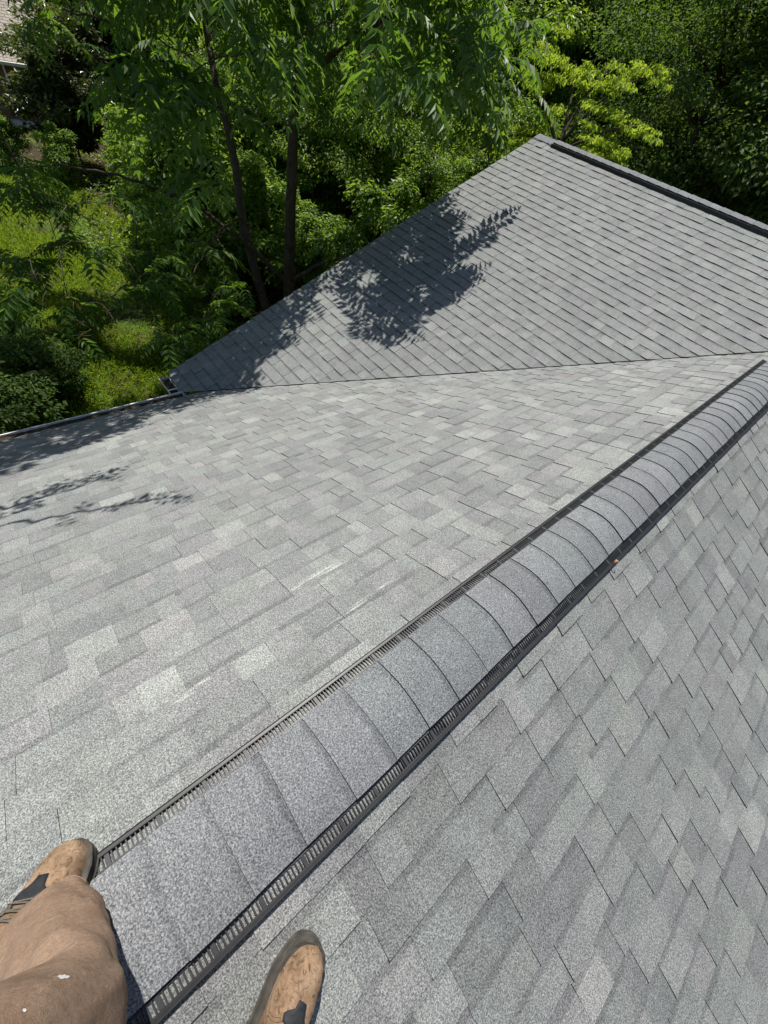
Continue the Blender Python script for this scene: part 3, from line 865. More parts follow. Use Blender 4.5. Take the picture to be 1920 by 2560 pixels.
BARE = [((733, 250), (718, 735)), ((505, 0), (523, 120)), ((523, 120), (572, 332)), ((572, 332), (604, 545)), ((604, 545), (665, 770))]
GAPS = [(240, 955, 75), (330, 845, 60), (60, 565, 70), (170, 665, 55), (100, 800, 45), (130, 720, 40)]
def bare_ok(Pp, wid=36):
    q, z = pix(Pp); ok = np.ones(len(Pp), bool)
    for a, b in BARE:
        a, b = np.array(a, float), np.array(b, float); t = np.clip(((q-a) @ (b-a))/((b-a) @ (b-a)), 0, 1)
        ok &= np.linalg.norm(q-(a+t[:, None]*(b-a)), axis=1) > wid
    for x_, y_, r_ in GAPS: ok &= ~((np.hypot(q[:, 0]-x_, q[:, 1]-y_) < r_) & (z < 10.4))
    return ok | (z > 10.5)
t1 = np.array([-9.8, 6.2])
g1z = float(gz(*t1))
trunk1 = [(t1[0]+0.02, t1[1], g1z-0.3), (t1[0], t1[1], g1z+1.2), (t1[0]-0.02, t1[1]+0.02, -2.0), (t1[0]+0.02, t1[1], 0.0), (t1[0]+0.15, t1[1]+0.1, 2.5), (t1[0]+0.5, t1[1]+0.2, 5.0), (t1[0]+0.8, t1[1]+0.3, 7.0)]
limbL = pxs([(716, 712, 10.95), (655, 640, 10.6), (590, 588, 10.2), (480, 505, 9.6), (375, 466, 9.0), (255, 430, 8.6), (130, 412, 8.3)])
limbR = pxs([(722, 706, 10.9), (790, 662, 10.2), (860, 640, 9.6), (930, 622, 9.1), (1000, 570, 8.8)])
limbs1 = [(limbL, 0.060, 0.018), (limbR, 0.055, 0.02),
          ([(-9.7, 6.2, 1.2), (-8.6, 6.2, 2.3), (-7.4, 6.1, 2.9), (-6.5, 6.0, 3.2), (-5.8, 5.9, 3.4)], 0.07, 0.015),
          ([(-9.7, 6.2, 2.2), (-8.5, 5.4, 2.9), (-7.4, 4.6, 3.1), (-6.6, 4.0, 3.1)], 0.06, 0.015),
          ([(-9.8, 6.2, 0.2), (-8.6, 7.0, 1.3), (-7.2, 7.6, 2.0), (-6.4, 7.9, 2.2), (-6.0, 7.9, 2.0)], 0.06, 0.015),
          ([(-9.8, 6.2, 0.0), (-10.6, 5.4, 1.0), (-11.3, 4.4, 1.6)], 0.05, 0.015),
          ([(-9.75, 6.2, -0.1), (-9.0, 5.2, 0.7), (-8.3, 4.2, 1.0), (-7.7, 3.2, 1.1)], 0.05, 0.015)]
FING = [((1060, 490), (1122, 474)), ((1040, 520), (1100, 505)), ((990, 555), (1052, 548)), ((985, 612), (1050, 603)), ((975, 640), (1040, 632)), ((920, 672), (985, 660)), ((870, 690), (935, 712)), ((850, 705), (905, 745)),
        ((800, 715), (835, 772)), ((775, 700), (768, 735)), ((640, 700), (655, 748)), ((590, 730), (630, 775)), ((500, 800), (560, 800)), ((940, 460), (985, 440)), ((960, 480), (1015, 488))]
fo, fd = [], []
for (b_, e_), h_ in zip(FING, np.linspace(1.7, 2.8, len(FING))):
    wa_, wb_ = on_wing(b_[0]*K_, b_[1]*K_), on_wing(e_[0]*K_, e_[1]*K_); d_ = wb_-wa_
    ln_ = np.linalg.norm(d_); fo.append(wb_-d_/ln_*0.70+SUN*h_); fd.append(d_/ln_)
FINGERS = (np.array(fo), np.array(fd))
tips = []
tips.append(shade_tips(60, 1.9, 3.8, 41, lambda p: p[1] > 1.9))
def ell(n, c, r, seed, f=None):
    rg = np.random.default_rng(seed); q = blob_points(rg, n, c, r)
    return q
cand = np.concatenate([ell(72, (-9.0, 6.3, 1.6), (3.3, 3.6, 2.0), 42), ell(26, (-11.2, 7.2, 5.2), (3.4, 3.2, 1.9), 43)])
cand = cand[(cand[:, 2] > -0.35) & shade_ok(cand) & ~over_roof(cand)]
q_, z_ = pix(cand); cand = cand[~((q_[:, 0] < 150) & (q_[:, 1] < 380))]
cand = cand[bare_ok(cand, 45)]
tips.append(cand)
hang = pxs([(1245, 60, 6.7), (1170, 95, 6.6), (1290, 130, 6.5), (1120, 150, 7.0), (1215, 190, 6.6), (1310, 230, 6.9), (1255, 285, 6.9), (1180, 260, 7.1), (1110, 250, 7.4), (1200, 330, 7.3),
            (1060, 120, 7.2), (1010, 60, 7.2), (950, 30, 7.4), (890, 60, 7.5), (840, 20, 7.6), (920, 190, 7.9), (1150, 30, 7.0), (1330, 60, 6.9)])
tips.append(hang[~over_roof(hang)])
rgl = np.random.default_rng(44)
low = pxs([(rgl.uniform(150, 560), rgl.uniform(430, 640), rgl.uniform(8.2, 9.6)) for _ in range(14)] + [(880, 590, 9.4), (960, 540, 9.1), (820, 610, 9.8), (1020, 520, 8.8), (640, 690, 10.2), (700, 670, 10.6)])
tips.append(low[bare_ok(low, 55)])
front = pxs([(rgl.uniform(300, 960), rgl.uniform(10, 310), rgl.uniform(7.6, 9.4)) for _ in range(24)])
tips.append(front[bare_ok(front, 50)])
pinnate_tree('pinnate_tree', 'upright dark trunk forking low beside the gable rake, crown of long feather-shaped leaves', trunk1, 0.165, 0.035, limbs1,
             np.concatenate(tips+[FINGERS[0]]), 45, extra=FINGERS, group='feather-leaved trees beside the gable')

t2 = pxs([(690, 855, 11.7), (665, 770, 11.2), (640, 690, 10.8), (604, 545, 10.3), (592, 425, 10.0), (572, 332, 9.8), (545, 235, 9.6), (523, 120, 9.4), (505, 0, 9.3), (480, -150, 9.2), (470, -330, 9.2)])
t2[0] = (t2[1][0]+0.35, t2[1][1]+0.1, float(gz(t2[1][0], t2[1][1]))-0.2)
limbs2 = [([t2[6], t2[6]+(0.2, -1.0, 0.5), t2[6]+(0.4, -2.0, 0.8), t2[6]+(0.7, -3.0, 0.9)], 0.05, 0.015),
          ([t2[8], t2[8]+(-1.2, -0.9, 1.0), t2[8]+(-2.4, -1.7, 1.4), t2[8]+(-3.4, -2.3, 1.5)], 0.05, 0.012),
          ([t2[7], t2[7]+(-0.8, 0.6, 0.6), t2[7]+(-1.8, 1.0, 0.9)], 0.05, 0.015),
          ([t2[8], t2[8]+(1.0, -0.8, 1.0), t2[8]+(2.4, -1.6, 1.6), t2[8]+(3.6, -2.6, 1.8)], 0.05, 0.015),
          ([t2[3], t2[3]+(0.5, -0.6, 0.1), t2[3]+(1.2, -1.4, -0.1), t2[3]+(1.8, -2.2, -0.5)], 0.035, 0.012)]
cand = np.concatenate([ell(44, t2[7]+(0, -0.4, 0.7), (2.4, 2.8, 1.3), 52), ell(32, t2[8]+(-0.6, 0.2, 3.2), (2.8, 2.8, 1.5), 53)])
q_, z_ = pix(cand); cand = cand[~((q_[:, 0] < 150) & (q_[:, 1] < 380))]
cand = cand[(cand[:, 2] > -0.6) & shade_ok(cand) & ~over_roof(cand)]
rgl = np.random.default_rng(54); front2 = pxs([(rgl.uniform(90, 330), rgl.uniform(-20, 130), rgl.uniform(8.0, 9.6)) for _ in range(12)])
low2 = pxs([(rgl.uniform(90, 480), rgl.uniform(660, 860), rgl.uniform(8.3, 9.6)) for _ in range(20)] + [(440, 845, 8.6), (520, 800, 8.6), (560, 760, 8.9), (380, 640, 9.4), (600, 720, 9.3)])
low2 = np.concatenate([low2, pxs([(rgl.uniform(20, 430), rgl.uniform(390, 650), rgl.uniform(7.8, 9.6)) for _ in range(20)])])
low2 = low2[~over_roof(low2)]
lawn_shade = ell(60, (-13.8, 3.0, 2.9), (3.0, 2.6, 1.2), 62); lawn_shade = lawn_shade[lawn_ok(lawn_shade)]
pinnate_tree('pinnate_tree', 'leaning slimmer trunk left of the upright forked trunk, with feather-shaped leaves', t2, 0.125, 0.05, limbs2,
             np.concatenate([cand, low2, front2, lawn_shade, shade_tips(12, 2.6, 4.0, 55, lambda p: 1.0 < p[1] < 2.4)]), 56, group='feather-leaved trees beside the gable')

# third tree: its trunk stands past the left edge of the view, its branches reach in over the eave
t3 = np.array([-9.6, -2.6]); g3 = float(gz(*t3))
trunk3 = [(t3[0], t3[1], g3-0.3), (t3[0]+0.05, t3[1], -3), (t3[0], t3[1]+0.1, 0), (t3[0]+0.2, t3[1]+0.2, 2.5), (t3[0]+0.3, t3[1]+0.2, 5)]
sh = np.array([on_left(x, y)+SUN*3.2 for x, y in ((20, 1275), (110, 1245), (210, 1215), (275, 1190), (160, 1300), (300, 1265), (390, 1245), (440, 1250), (370, 1290))])
brA = [(t3[0]+0.1, t3[1], 0.6), (-7.5, -1.8, 1.6), sh[0]+(-0.6, -0.4, -0.1), sh[0], sh[1], sh[2], sh[3]]
brB = [(-7.0, -1.6, 1.7), on_left(-150, 1350)+SUN*3.1, on_left(0, 1318)+SUN*3.2, on_left(160, 1290)+SUN*3.2, on_left(310, 1262)+SUN*3.2, on_left(430, 1245)+SUN*3.2]
limbs3 = [(brA, 0.04, 0.006), (brB, 0.03, 0.006),
          ([(t3[0], t3[1], -0.5), (-9.4, -1.2, -0.4), (-9.6, 0.2, -0.6), (-10.0, 1.2, -1.0)], 0.05, 0.012),
          ([(t3[0], t3[1], 0.8), (-8.4, -1.4, 2.0), (-6.8, 0.0, 2.6), (-5.4, 0.9, 2.6)], 0.05, 0.012)]
limbs3.append(([(t3[0]+0.15, t3[1]+0.2, 2.4), (-11.6, -1.0, 3.9), (-13.6, 0.9, 4.3), (-15.6, 2.6, 4.3), (-17.2, 4.0, 4.2)], 0.08, 0.02))  # long unseen limb added to carry the lawn-shading sprays
lawn_shade_sprays = ell(80, (-15.4, 2.4, 4.2), (3.8, 3.4, 1.3), 63); lawn_shade_sprays = lawn_shade_sprays[lawn_ok(lawn_shade_sprays)]  # unseen sprays added high over the lawn to shade it between lit patches
rgl = np.random.default_rng(57)
low3 = pxs([(rgl.uniform(-60, 260), rgl.uniform(600, 860), rgl.uniform(7.6, 9.4)) for _ in range(34)])
cand = ell(45, (-9.4, -1.6, 1.4), (2.8, 3.2, 2.2), 58); cand = cand[shade_ok(cand)]
q_, z_ = pix(cand); cand = cand[~((q_[:, 0] > -500) & (q_[:, 0] < 520) & (q_[:, 1] > -400) & (q_[:, 1] < 450))]
eave = shade_tips(30, 3.8, 5.4, 59, lambda p: p[1] < 1.4)
ex_o = []; ex_d = []
rgl = np.random.default_rng(60)
for ln, m in ((np.array(brA[3:]), 13), (np.array(brB[3:]), 7)):
    q = np.linspace(0, 1, m); s = np.linspace(0, 1, len(ln))
    for k in q:
        p = np.array([np.interp(k, s, ln[:, i]) for i in range(3)]); a = rgl.uniform(0, 6.28)
        ex_o.append(p); ex_d.append((math.cos(a)*0.8, math.sin(a)*0.8, rgl.normal(0, 0.2)))
pinnate_tree('pinnate_tree', 'dark leafy branches hanging into the left edge above the lawn', trunk3, 0.15, 0.04, limbs3,
             np.concatenate([low3, cand, eave, lawn_shade_sprays]), 61, group='feather-leaved trees beside the gable', extra=None)
# fine twigs with small leaves along the two thin branches (they throw the spidery shadow on the left slope)
E_O = np.array(ex_o); E_D = np.array(ex_d)
tw = bpy.data.objects['pinnate_tree.002']
V, F, T = compound_leaves(E_O, E_D, 0.26*(0.7+0.6*rgl.random(len(E_O))), rgl, 4, 0.095, 0.042, 0.4)
b3 = np.array(trunk3[0])
tp_ = mesh_np('foliage', V-b3, F, MAT['leaf_walnut'], tw, {'tone': T}); tp_.name = 'twig_leaves'

# ------------------------------------------------------------------ shrubs and woodland
SHRUB = Plant('shrub', 'shrub', 'shrubs under the trees', clump_tree_meshes(71, 3.0, (0, 0, 1.5), (1.5, 1.5, 1.35), 46, 11000, 0.125, 0.42, 'leaf_mid', 'bark_dark', 0.04, 0.2, 0.35))
SHRUB2 = Plant('shrub', 'shrub', 'shrubs under the trees', clump_tree_meshes(72, 3.6, (0, 0, 2.0), (1.3, 1.3, 1.8), 44, 10000, 0.15, 0.40, 'leaf_mid', 'bark_dark', 0.045, 0.35, 0.3))
DARKSH = Plant('shrub', 'shrub', 'shrubs under the trees', clump_tree_meshes(73, 1.8, (0, 0, 0.85), (1.1, 1.1, 0.8), 40, 9000, 0.095, 0.3, 'leaf_dark', 'bark_dark', 0.03, 0.2, 0.3))
BRONZE = Plant('bronze_shrub', 'shrub', None, clump_tree_meshes(74, 4.5, (0, 0, 2.3), (1.7, 1.7, 2.1), 60, 15000, 0.17, 0.45, 'leaf_bronze', 'bark_dark', 0.05, -0.25, 0.3))
WOODA = Plant('broadleaf_tree', 'tree', 'woodland trees behind the house', clump_tree_meshes(75, 10, (0, 0, 5.6), (3.3, 3.3, 4.4), 95, 34000, 0.15, 0.75, 'leaf_mid', 'bark_dark', 0.14, 0.3, 0.4))
WOODB = Plant('broadleaf_tree', 'tree', 'woodland trees behind the house', clump_tree_meshes(76, 16, (0, 0, 9.2), (4.4, 4.4, 7.2), 140, 46000, 0.20, 1.0, 'leaf_mid', 'bark_dark', 0.2, 0.3, 0.45))
WOODC = Plant('dark_tree', 'tree', 'dark woodland trees behind the wing', clump_tree_meshes(77, 14, (0, 0, 8.0), (3.9, 3.9, 7.0), 140, 52000, 0.13, 0.85, 'leaf_dark', 'bark_dark', 0.18, 0.25, 0.35))

rgP = np.random.default_rng(90)
def polar(az, r): a = R(az); return -math.sin(a)*r, math.cos(a)*r
ORD = ['nearest', 'second', 'third', 'fourth', 'fifth', 'sixth', 'seventh', 'eighth', 'ninth', 'tenth', 'eleventh', 'twelfth', 'thirteenth', 'fourteenth', 'fifteenth', 'sixteenth', 'seventeenth', 'eighteenth', 'nineteenth', 'twentieth']
# shrubs under and behind the two trunks
SH = [(-12.6, 5.6, 0, 1.0), (-13.4, 7.4, 1, 1.0), (-12.4, 9.0, 0, 1.1), (-11.0, 10.2, 1, 1.0), (-9.2, 10.6, 0, 1.0), (-14.8, 5.6, 1, 1.15), (-15.6, 8.2, 0, 1.2),
      (-14.4, 10.6, 1, 1.2), (-12.6, 12.4, 0, 1.3), (-10.2, 13.2, 1, 1.25), (-7.8, 12.8, 0, 1.25), (-17.6, 6.6, 0, 1.2), (-18.4, 9.8, 1, 1.3), (-16.4, 12.8, 0, 1.5), (-11.2, 7.6, 1, 0.75), (-10.9, 4.6, 0, 0.55),
      (-7.6, 10.2, 1, 1.1), (-20.6, 7.8, 0, 1.3), (-13.8, 15.4, 1, 1.6), (-9.4, 16.0, 0, 1.6)]
SLAB = ['pale-lit shrub directly behind the leaning trunk', 'taller shrub between the two bare trunks', 'rounded shrub right of the upright trunk', 'tall shrub just left of the sunlit yellow bush', 'rounded shrub behind the gable rake',
        'shrub left of the leaning trunk at the lawn edge', 'rounded shrub further back between the trunks', 'tall shrub behind the upright trunk', 'rounded shrub in the second row right of the upright trunk', 'tall second-row shrub behind the yellow bush',
        'rounded shrub behind the gable peak', 'rounded shrub at the far lawn edge', 'tall shrub behind the far lawn edge', 'big rounded shrub deep behind the trunks', 'small tall shrub at the foot of the upright trunk', 'smallest rounded shrub at the foot of the leaning trunk',
        'tall shrub close behind the rake near the peak', 'rounded shrub beside the bronze bush', 'biggest tall shrub far behind the trunks', 'biggest rounded shrub far behind the gable']
for (x, y, k, s), lb in zip(SH, SLAB):
    (SHRUB, SHRUB2)[k].place(x, y, float(gz(x, y))-0.05, rgP.uniform(0, 6.3), s*rgP.uniform(0.92, 1.08), lb)
for (x, y, s, lb) in ((-8.2, -0.75, 0.95, 'low dark shrub by the eave at the left edge'), (-9.3, 0.15, 0.85, 'low dark shrub in front of the sunlit grass patch'), (-10.6, -0.9, 1.0, 'low dark shrub at the left edge behind the nearer one'),
                     (-13.5, 4.3, 0.8, 'low dark shrub at the shaded side of the lawn')):
    DARKSH.place(x, y, float(gz(x, y))-0.03, rgP.uniform(0, 6.3), s, lb)
for (x, y, s, lb) in ((-23.0, 4.4, 0.55, 'small shrub below the bronze-leaved bush'), (-25.5, 2.9, 0.6, 'small shrub by the neighbouring porch slab'), (-21.6, 6.2, 0.6, 'small shrub right of the bronze-leaved bush')):
    SHRUB2.place(x, y, float(gz(x, y))-0.05, rgP.uniform(0, 6.3), s, lb)
p = at(172, 310, 17.0); BRONZE.place(p[0], p[1], float(gz(p[0], p[1])), 1.0, 1.12, 'dark bronze-leaved bush in front of the neighbouring house')
# woodland rows
row = []
for r0, r1, azs, kinds in ((21.5, 25, np.arange(76, 33, -7.5), 'A'), (19, 21.5, np.arange(21, -14, -6.0), 'D'), (29, 34, np.arange(80, -14, -7.0), 'B'), (25, 28, np.arange(31, -14, -5.5), 'D'), (40, 46, np.arange(84, -14, -6.0), 'B')):
    for az in azs: row.append((az+rgP.uniform(-1.5, 1.5), rgP.uniform(r0, r1), kinds))
cnt = {}
for az, r, kd in row:
    x, y = polar(az, r)
    if az > (67 if r < 37 else 71): continue
    dark = kd == 'D' or az < 33
    pl = WOODC if dark else (WOODA if kd == 'A' else WOODB)
    side = 'right of the yellow-green tree' if az < 33 else ('behind the gable peak' if az < 48 else ('behind the two bare trunks' if az < 66 else 'towards the neighbouring house'))
    depth = 'front' if r < 22 and kd == 'D' else ('second' if r < 28.5 else ('third' if r < 36 else 'back'))
    key = (dark, depth, side); cnt[key] = cnt.get(key, 0)+1
    lab = f"{'dark' if dark else 'broad-leaved'} {depth}-row tree {side}, {ORD[cnt[key]-1] if cnt[key] > 1 else 'first'} from left"
    pl.place(x, y, float(gz(x, y))-0.1-(1.2 if kd == 'D' else 0), rgP.uniform(0, 6.3), rgP.uniform(0.88, 1.12)*(1.0 if kd in 'AD' else 1.1), lab)
for (az, r, s, lb) in ((37, 18.0, 0.62, 'young broad-leaved tree just left of the yellow-green tree'), (43, 16.8, 0.58, 'young broad-leaved tree above the middle of the gable rake'), (49, 17.4, 0.66, 'young broad-leaved tree right of the upright trunk'), (55, 18.0, 0.6, 'young broad-leaved tree seen between the two bare trunks'), (62, 18.6, 0.64, 'young broad-leaved tree left of the leaning trunk'),
                             (46, 20.5, 0.76, 'mid-height broad-leaved tree filling the gap right of the upright trunk'), (52.5, 21.0, 0.8, 'mid-height broad-leaved tree filling the gap behind the upright trunk'), (59, 21.5, 0.8, 'mid-height broad-leaved tree filling the gap behind the leaning trunk')):
    x, y = polar(az, r); WOODA.place(x, y, float(gz(x, y))-0.3, rgP.uniform(0, 6.3), s, lb)
# far wood closing the view: one mass
def far_wood():
    rg = np.random.default_rng(97); n = 130000
    az = rg.uniform(-40, 100, n); r = rg.uniform(50, 66, n)
    z = rg.uniform(-6, 22, n)+2*np.sin(az*0.35)
    a = np.radians(az); Pp = np.stack([-np.sin(a)*r, np.cos(a)*r, z], -1)
    D = rg.normal(0, 1, (n, 3)); D[:, 2] -= 0.5
    Ln = rg.uniform(0.6, 1.3, n)
    V, F, T = leaf_arrays(Pp, D, np.array([0, 0, 1.0])+rg.normal(0, .5, (n, 3)), Ln, Ln*0.6, np.clip(rg.normal(0.4, 0.2, n), 0, 1))
    o = mesh_np('far_wood', V, F, MAT['leaf_dark'], None, {'tone': T}); tag(o, 'dark far wood closing the view behind the nearer trees', 'wood', kind='stuff')
far_wood()

# the sunlit yellow-green tree behind the gable peak: layered sprays on dark limbs
def bright_tree():
    rg = np.random.default_rng(101)
    KD = 0.86
    at = lambda x, y, d: globals()['at'](x, y, d*KD)
    pxs = lambda l: np.array([at(*q) for q in l])
    base = at(1420, 420, 13.0); base = np.array([base[0], base[1], float(gz(base[0], base[1]))])
    root = empty('yellow_green_tree', base); tag(root, 'sunlit yellow-green layered tree behind the gable peak', 'tree')
    mb = MB()
    fork = at(1395, 372, 12.4)
    poly_tube(mb, [base-(0, 0, .3), 0.5*(base+fork)+(0.1, 0, 0), fork], 0.10, 0.06, 8, rg, 0.01, 12)
    brs = [[(1395, 372, 12.4), (1430, 290, 12.2), (1475, 215, 12.0), (1560, 140, 11.9)], [(1395, 372, 12.4), (1368, 300, 12.3), (1350, 190, 12.2), (1345, 120, 12.2)],
           [(1410, 350, 12.4), (1480, 265, 11.8), (1560, 210, 11.6), (1640, 185, 11.4)], [(1420, 370, 12.3), (1500, 330, 11.8), (1580, 315, 11.5), (1625, 320, 11.4)], [(1400, 365, 12.4), (1440, 200, 12.6), (1440, 160, 12.6)],
           [(1395, 372, 12.5), (1330, 330, 12.8), (1260, 340, 12.9), (1200, 370, 12.9)]]
    for b in brs: poly_tube(mb, pxs(b), 0.045, 0.012, 6, rg, 0.008)
    o = mb.build('trunk', MAT['bark_dark'], None, smooth=True); o.data.transform(Matrix.Translation(-Vector(base))); o.parent = root
    cl = [(1345, 140, 12.1, .35), (1375, 180, 12.0, .45), (1420, 165, 12.1, .45), (1465, 190, 11.9, .40), (1350, 230, 12.2, .35), (1480, 165, 12.0, .25),
          (1545, 215, 11.6, .38), (1585, 185, 11.5, .38), (1630, 180, 11.4, .30), (1655, 172, 11.4, .2), (1500, 270, 11.8, .35), (1370, 290, 12.3, .35), (1525, 325, 11.7, .35),
          (1580, 320, 11.5, .38), (1620, 335, 11.4, .28), (1540, 375, 11.7, .36), (1490, 355, 11.9, .36), (1450, 395, 12.2, .3), (1330, 330, 12.8, .4), (1285, 330, 12.9, .42), (1235, 360, 12.9, .42), (1290, 385, 12.8, .3), (1565, 390, 11.6, .22)]
    Pp = []; C = []
    for x, y, d, r in cl:
      n = int(64*(r/0.4)**2)
      for _s in range(6):
        c = at(x, y, d)+rg.normal(0, 1, 3)*r*np.array([0.75, 0.75, 0.38])
        Pp.append(c+unit(rg.normal(0, 1, (n, 3)))*(rg.random((n, 1))**0.45)*np.array([r*0.72, r*0.72, r*0.17])*1.0); C.append(np.repeat([c], n, 0))
    Pp = np.concatenate(Pp); C = np.concatenate(C); n = len(Pp)
    k = ~over_roof(Pp); Pp, C = Pp[k], C[k]; n = len(Pp)
    az = rg.uniform(0, 6.283, n); D = np.stack([np.cos(az), np.sin(az), rg.normal(-0.75, 0.35, n)], -1)
    Nn = np.array([0, 0, 1.0])+rg.normal(0, 0.4, (n, 3))
    Ln = rg.uniform(0.07, 0.13, n)
    V, F, T = leaf_arrays(Pp, D, Nn, Ln, Ln*0.5, np.clip(rg.normal(0.5, 0.22, n), 0, 1), 0.2)
    mesh_np('crown', V-base, F, MAT['leaf_bright'], root, {'tone': T})
bright_tree()

# fallen branches lying on the grass below the wing gutter
def stick(pts, r, label, name='fallen_branch', twigs=()):
    mb = MB(); pts = np.asarray(pts, float); b = pts[0].copy()
    poly_tube(mb, pts-b, r, r*0.6, 8, np.random.default_rng(5), 0.008, 10)
    for t in twigs: poly_tube(mb, np.asarray(t)-b, r*0.5, r*0.2, 6, np.random.default_rng(6), 0.006, 6)
    o = mb.build(name, MAT['log'], None, smooth=True); o.location = b; tag(o, label, 'branch', 'fallen branches on the grass')
MAT['log'] = bark_mat('weathered_wood', (0.34, 0.29, 0.24))
def gpt(x, y, h): p = hit(x, y, (0, 0, 1), GZ); return np.array([p[0], p[1], float(gz(p[0], p[1]))+h])
stick([gpt(405, 893, .07), gpt(440, 889, .08), (gpt(478, 886, .09)), gpt(505, 878, .07)], 0.075, 'pale thick fallen log beside the wing gutter corner')
stick([gpt(425, 850, .05), gpt(455, 868, .10), gpt(495, 890, .06)], 0.035, 'thin pale fallen branch leaning across the thick log', twigs=[[gpt(455, 868, .1), gpt(462, 840, .2), gpt(470, 815, .3)]])

# ------------------------------------------------------------------ the neighbouring house at the top left
def tan_roof_mat():
    m, n = new_mat('tan_roof_shingles'); co = objco(n)
    mp = N(n, 'ShaderNodeMapping'); mp.inputs['Rotation'].default_value = (0, 0, R(90)); L(n, co, mp.inputs[0])
    b = N(n, 'ShaderNodeTexBrick'); L(n, mp.outputs[0], b.inputs[0]); b.inputs['Scale'].default_value = 1
    b.inputs['Brick Width'].default_value = 0.3; b.inputs['Row Height'].default_value = 0.125; b.inputs['Mortar Size'].default_value = 0.012
    b.inputs['Color1'].default_value = (0.47, 0.42, 0.36, 1); b.inputs['Color2'].default_value = (0.40, 0.36, 0.31, 1); b.inputs['Mortar'].default_value = (0.12, 0.10, 0.085, 1)
    col = mul(n, b.outputs[0], ramp(n, noise(n, co, 30, 4), [(0.3, (0.8,)*3), (0.7, (1.2,)*3)]), 1.0)
    finish(n, col, 0.95, 0.1, b.outputs['Fac'], -0.5, 0.01); return m
MAT['tanroof'] = tan_roof_mat()
MAT['tanbrick'] = brick_mat('brown_brick', (0.19, 0.115, 0.065), (0.15, 0.09, 0.05), (0.26, 0.22, 0.17))
MAT['glass'] = plain('dark_glass', (0.02, 0.024, 0.028), 0.08, 0.8, 3, 0.1, 0.0)
nx, ny0, ny1 = -33.0, -9.0, 7.4; nz0 = float(gz(nx, 3))-0.3; nez = -3.5
nh = empty('neighbour_house', (nx-5, (ny0+ny1)/2, nz0)); tag(nh, 'tan-roofed brick house with a white gutter glimpsed through leaves', 'house')
NHO = np.array([nx-5, (ny0+ny1)/2, nz0])
def npart(mb, name, mat, par=None):
    o = mb.build(name, MAT[mat], None); o.data.transform(Matrix.Translation(-Vector(NHO))); o.parent = par or nh; return o
mb = MB(); mb.abox(nx-10, nx, ny0, ny1, nz0, nez+0.02); npart(mb, 'wall', 'tanbrick')
mb = MB(); zr = nez+3.7
for s in (1, -1):
    a = (nx-5+s*5.45, nez-0.09); c = (nx-5, zr)
    mb.rings([[(a[0], y, a[1]), (c[0], y, c[1]), (c[0], y, c[1]+0.06), (a[0], y, a[1]+0.06)] for y in (ny0-0.3, ny1+0.3)])
npart(mb, 'roof', 'tanroof')
mb = MB(); mb.extrude([(nx+.43, nez-0.12), (nx+.55, nez-0.10), (nx+.58, nez+0.01), (nx+.46, nez+0.01)], ny0-0.3, ny1+0.3); npart(mb, 'gutter', 'white')
mb = MB(); mb.abox(nx+.02, nx+.42, ny0-0.3, ny1+0.3, nez-0.13, nez-0.10); npart(mb, 'soffit', 'white')
mb = MB(); mb.tube([(nx+.10, 4.95, nez-0.1), (nx+.06, 4.98, nz0+1.2), (nx+.06, 5.0, nz0+0.35), (nx+.3, 5.02, nz0+0.3)], 0.05, 8); npart(mb, 'downspout', 'white')
mb = MB(); mb.abox(nx, nx+0.9, 1.0, 5.4, nz0, nz0+0.42); npart(mb, 'porch_slab', 'white')
mb = MB(); mb.abox(nx, nx+0.05, 2.0, 3.2, nz0+0.9, nz0+2.0); wf = npart(mb, 'window', 'white')
mb = MB(); mb.abox(nx+0.05, nx+0.054, 2.07, 3.13, nz0+0.97, nz0+1.93); npart(mb, 'pane', 'glass', wf)

# curled dry leaf caught on the right grille of the near ridge vent
p = hit(1537, 1400, (0, 0, 1), -0.045)
mb = MB()
an = np.linspace(-0.4, 4.0, 14); rr = 0.016
for z_ in (0,):
    rs = [[(0.0 + rr*math.cos(a)*(1-0.06*i), w_, rr*math.sin(a)*(1-0.06*i)+0.012) for w_ in np.linspace(-0.011, 0.011, 4)*math.sin(0.3+2.6*i/14)] for i, a in enumerate(an)]
    mb.rings(rs, False, False)
MAT['dry'] = plain('dry_leaf', (0.55, 0.30, 0.16), 0.7, 0.3, 60, 0.35, 0.2)
dl = mb.build('dry_leaf', MAT['dry'], None, smooth=True); dl.location = p; dl.rotation_euler = (R(65), R(10), R(35)); tag(dl, 'small curled orange dry leaf caught in the right vent grille', 'leaf')
sm_ = dl.modifiers.new('thick', 'SOLIDIFY'); sm_.thickness = 0.0012

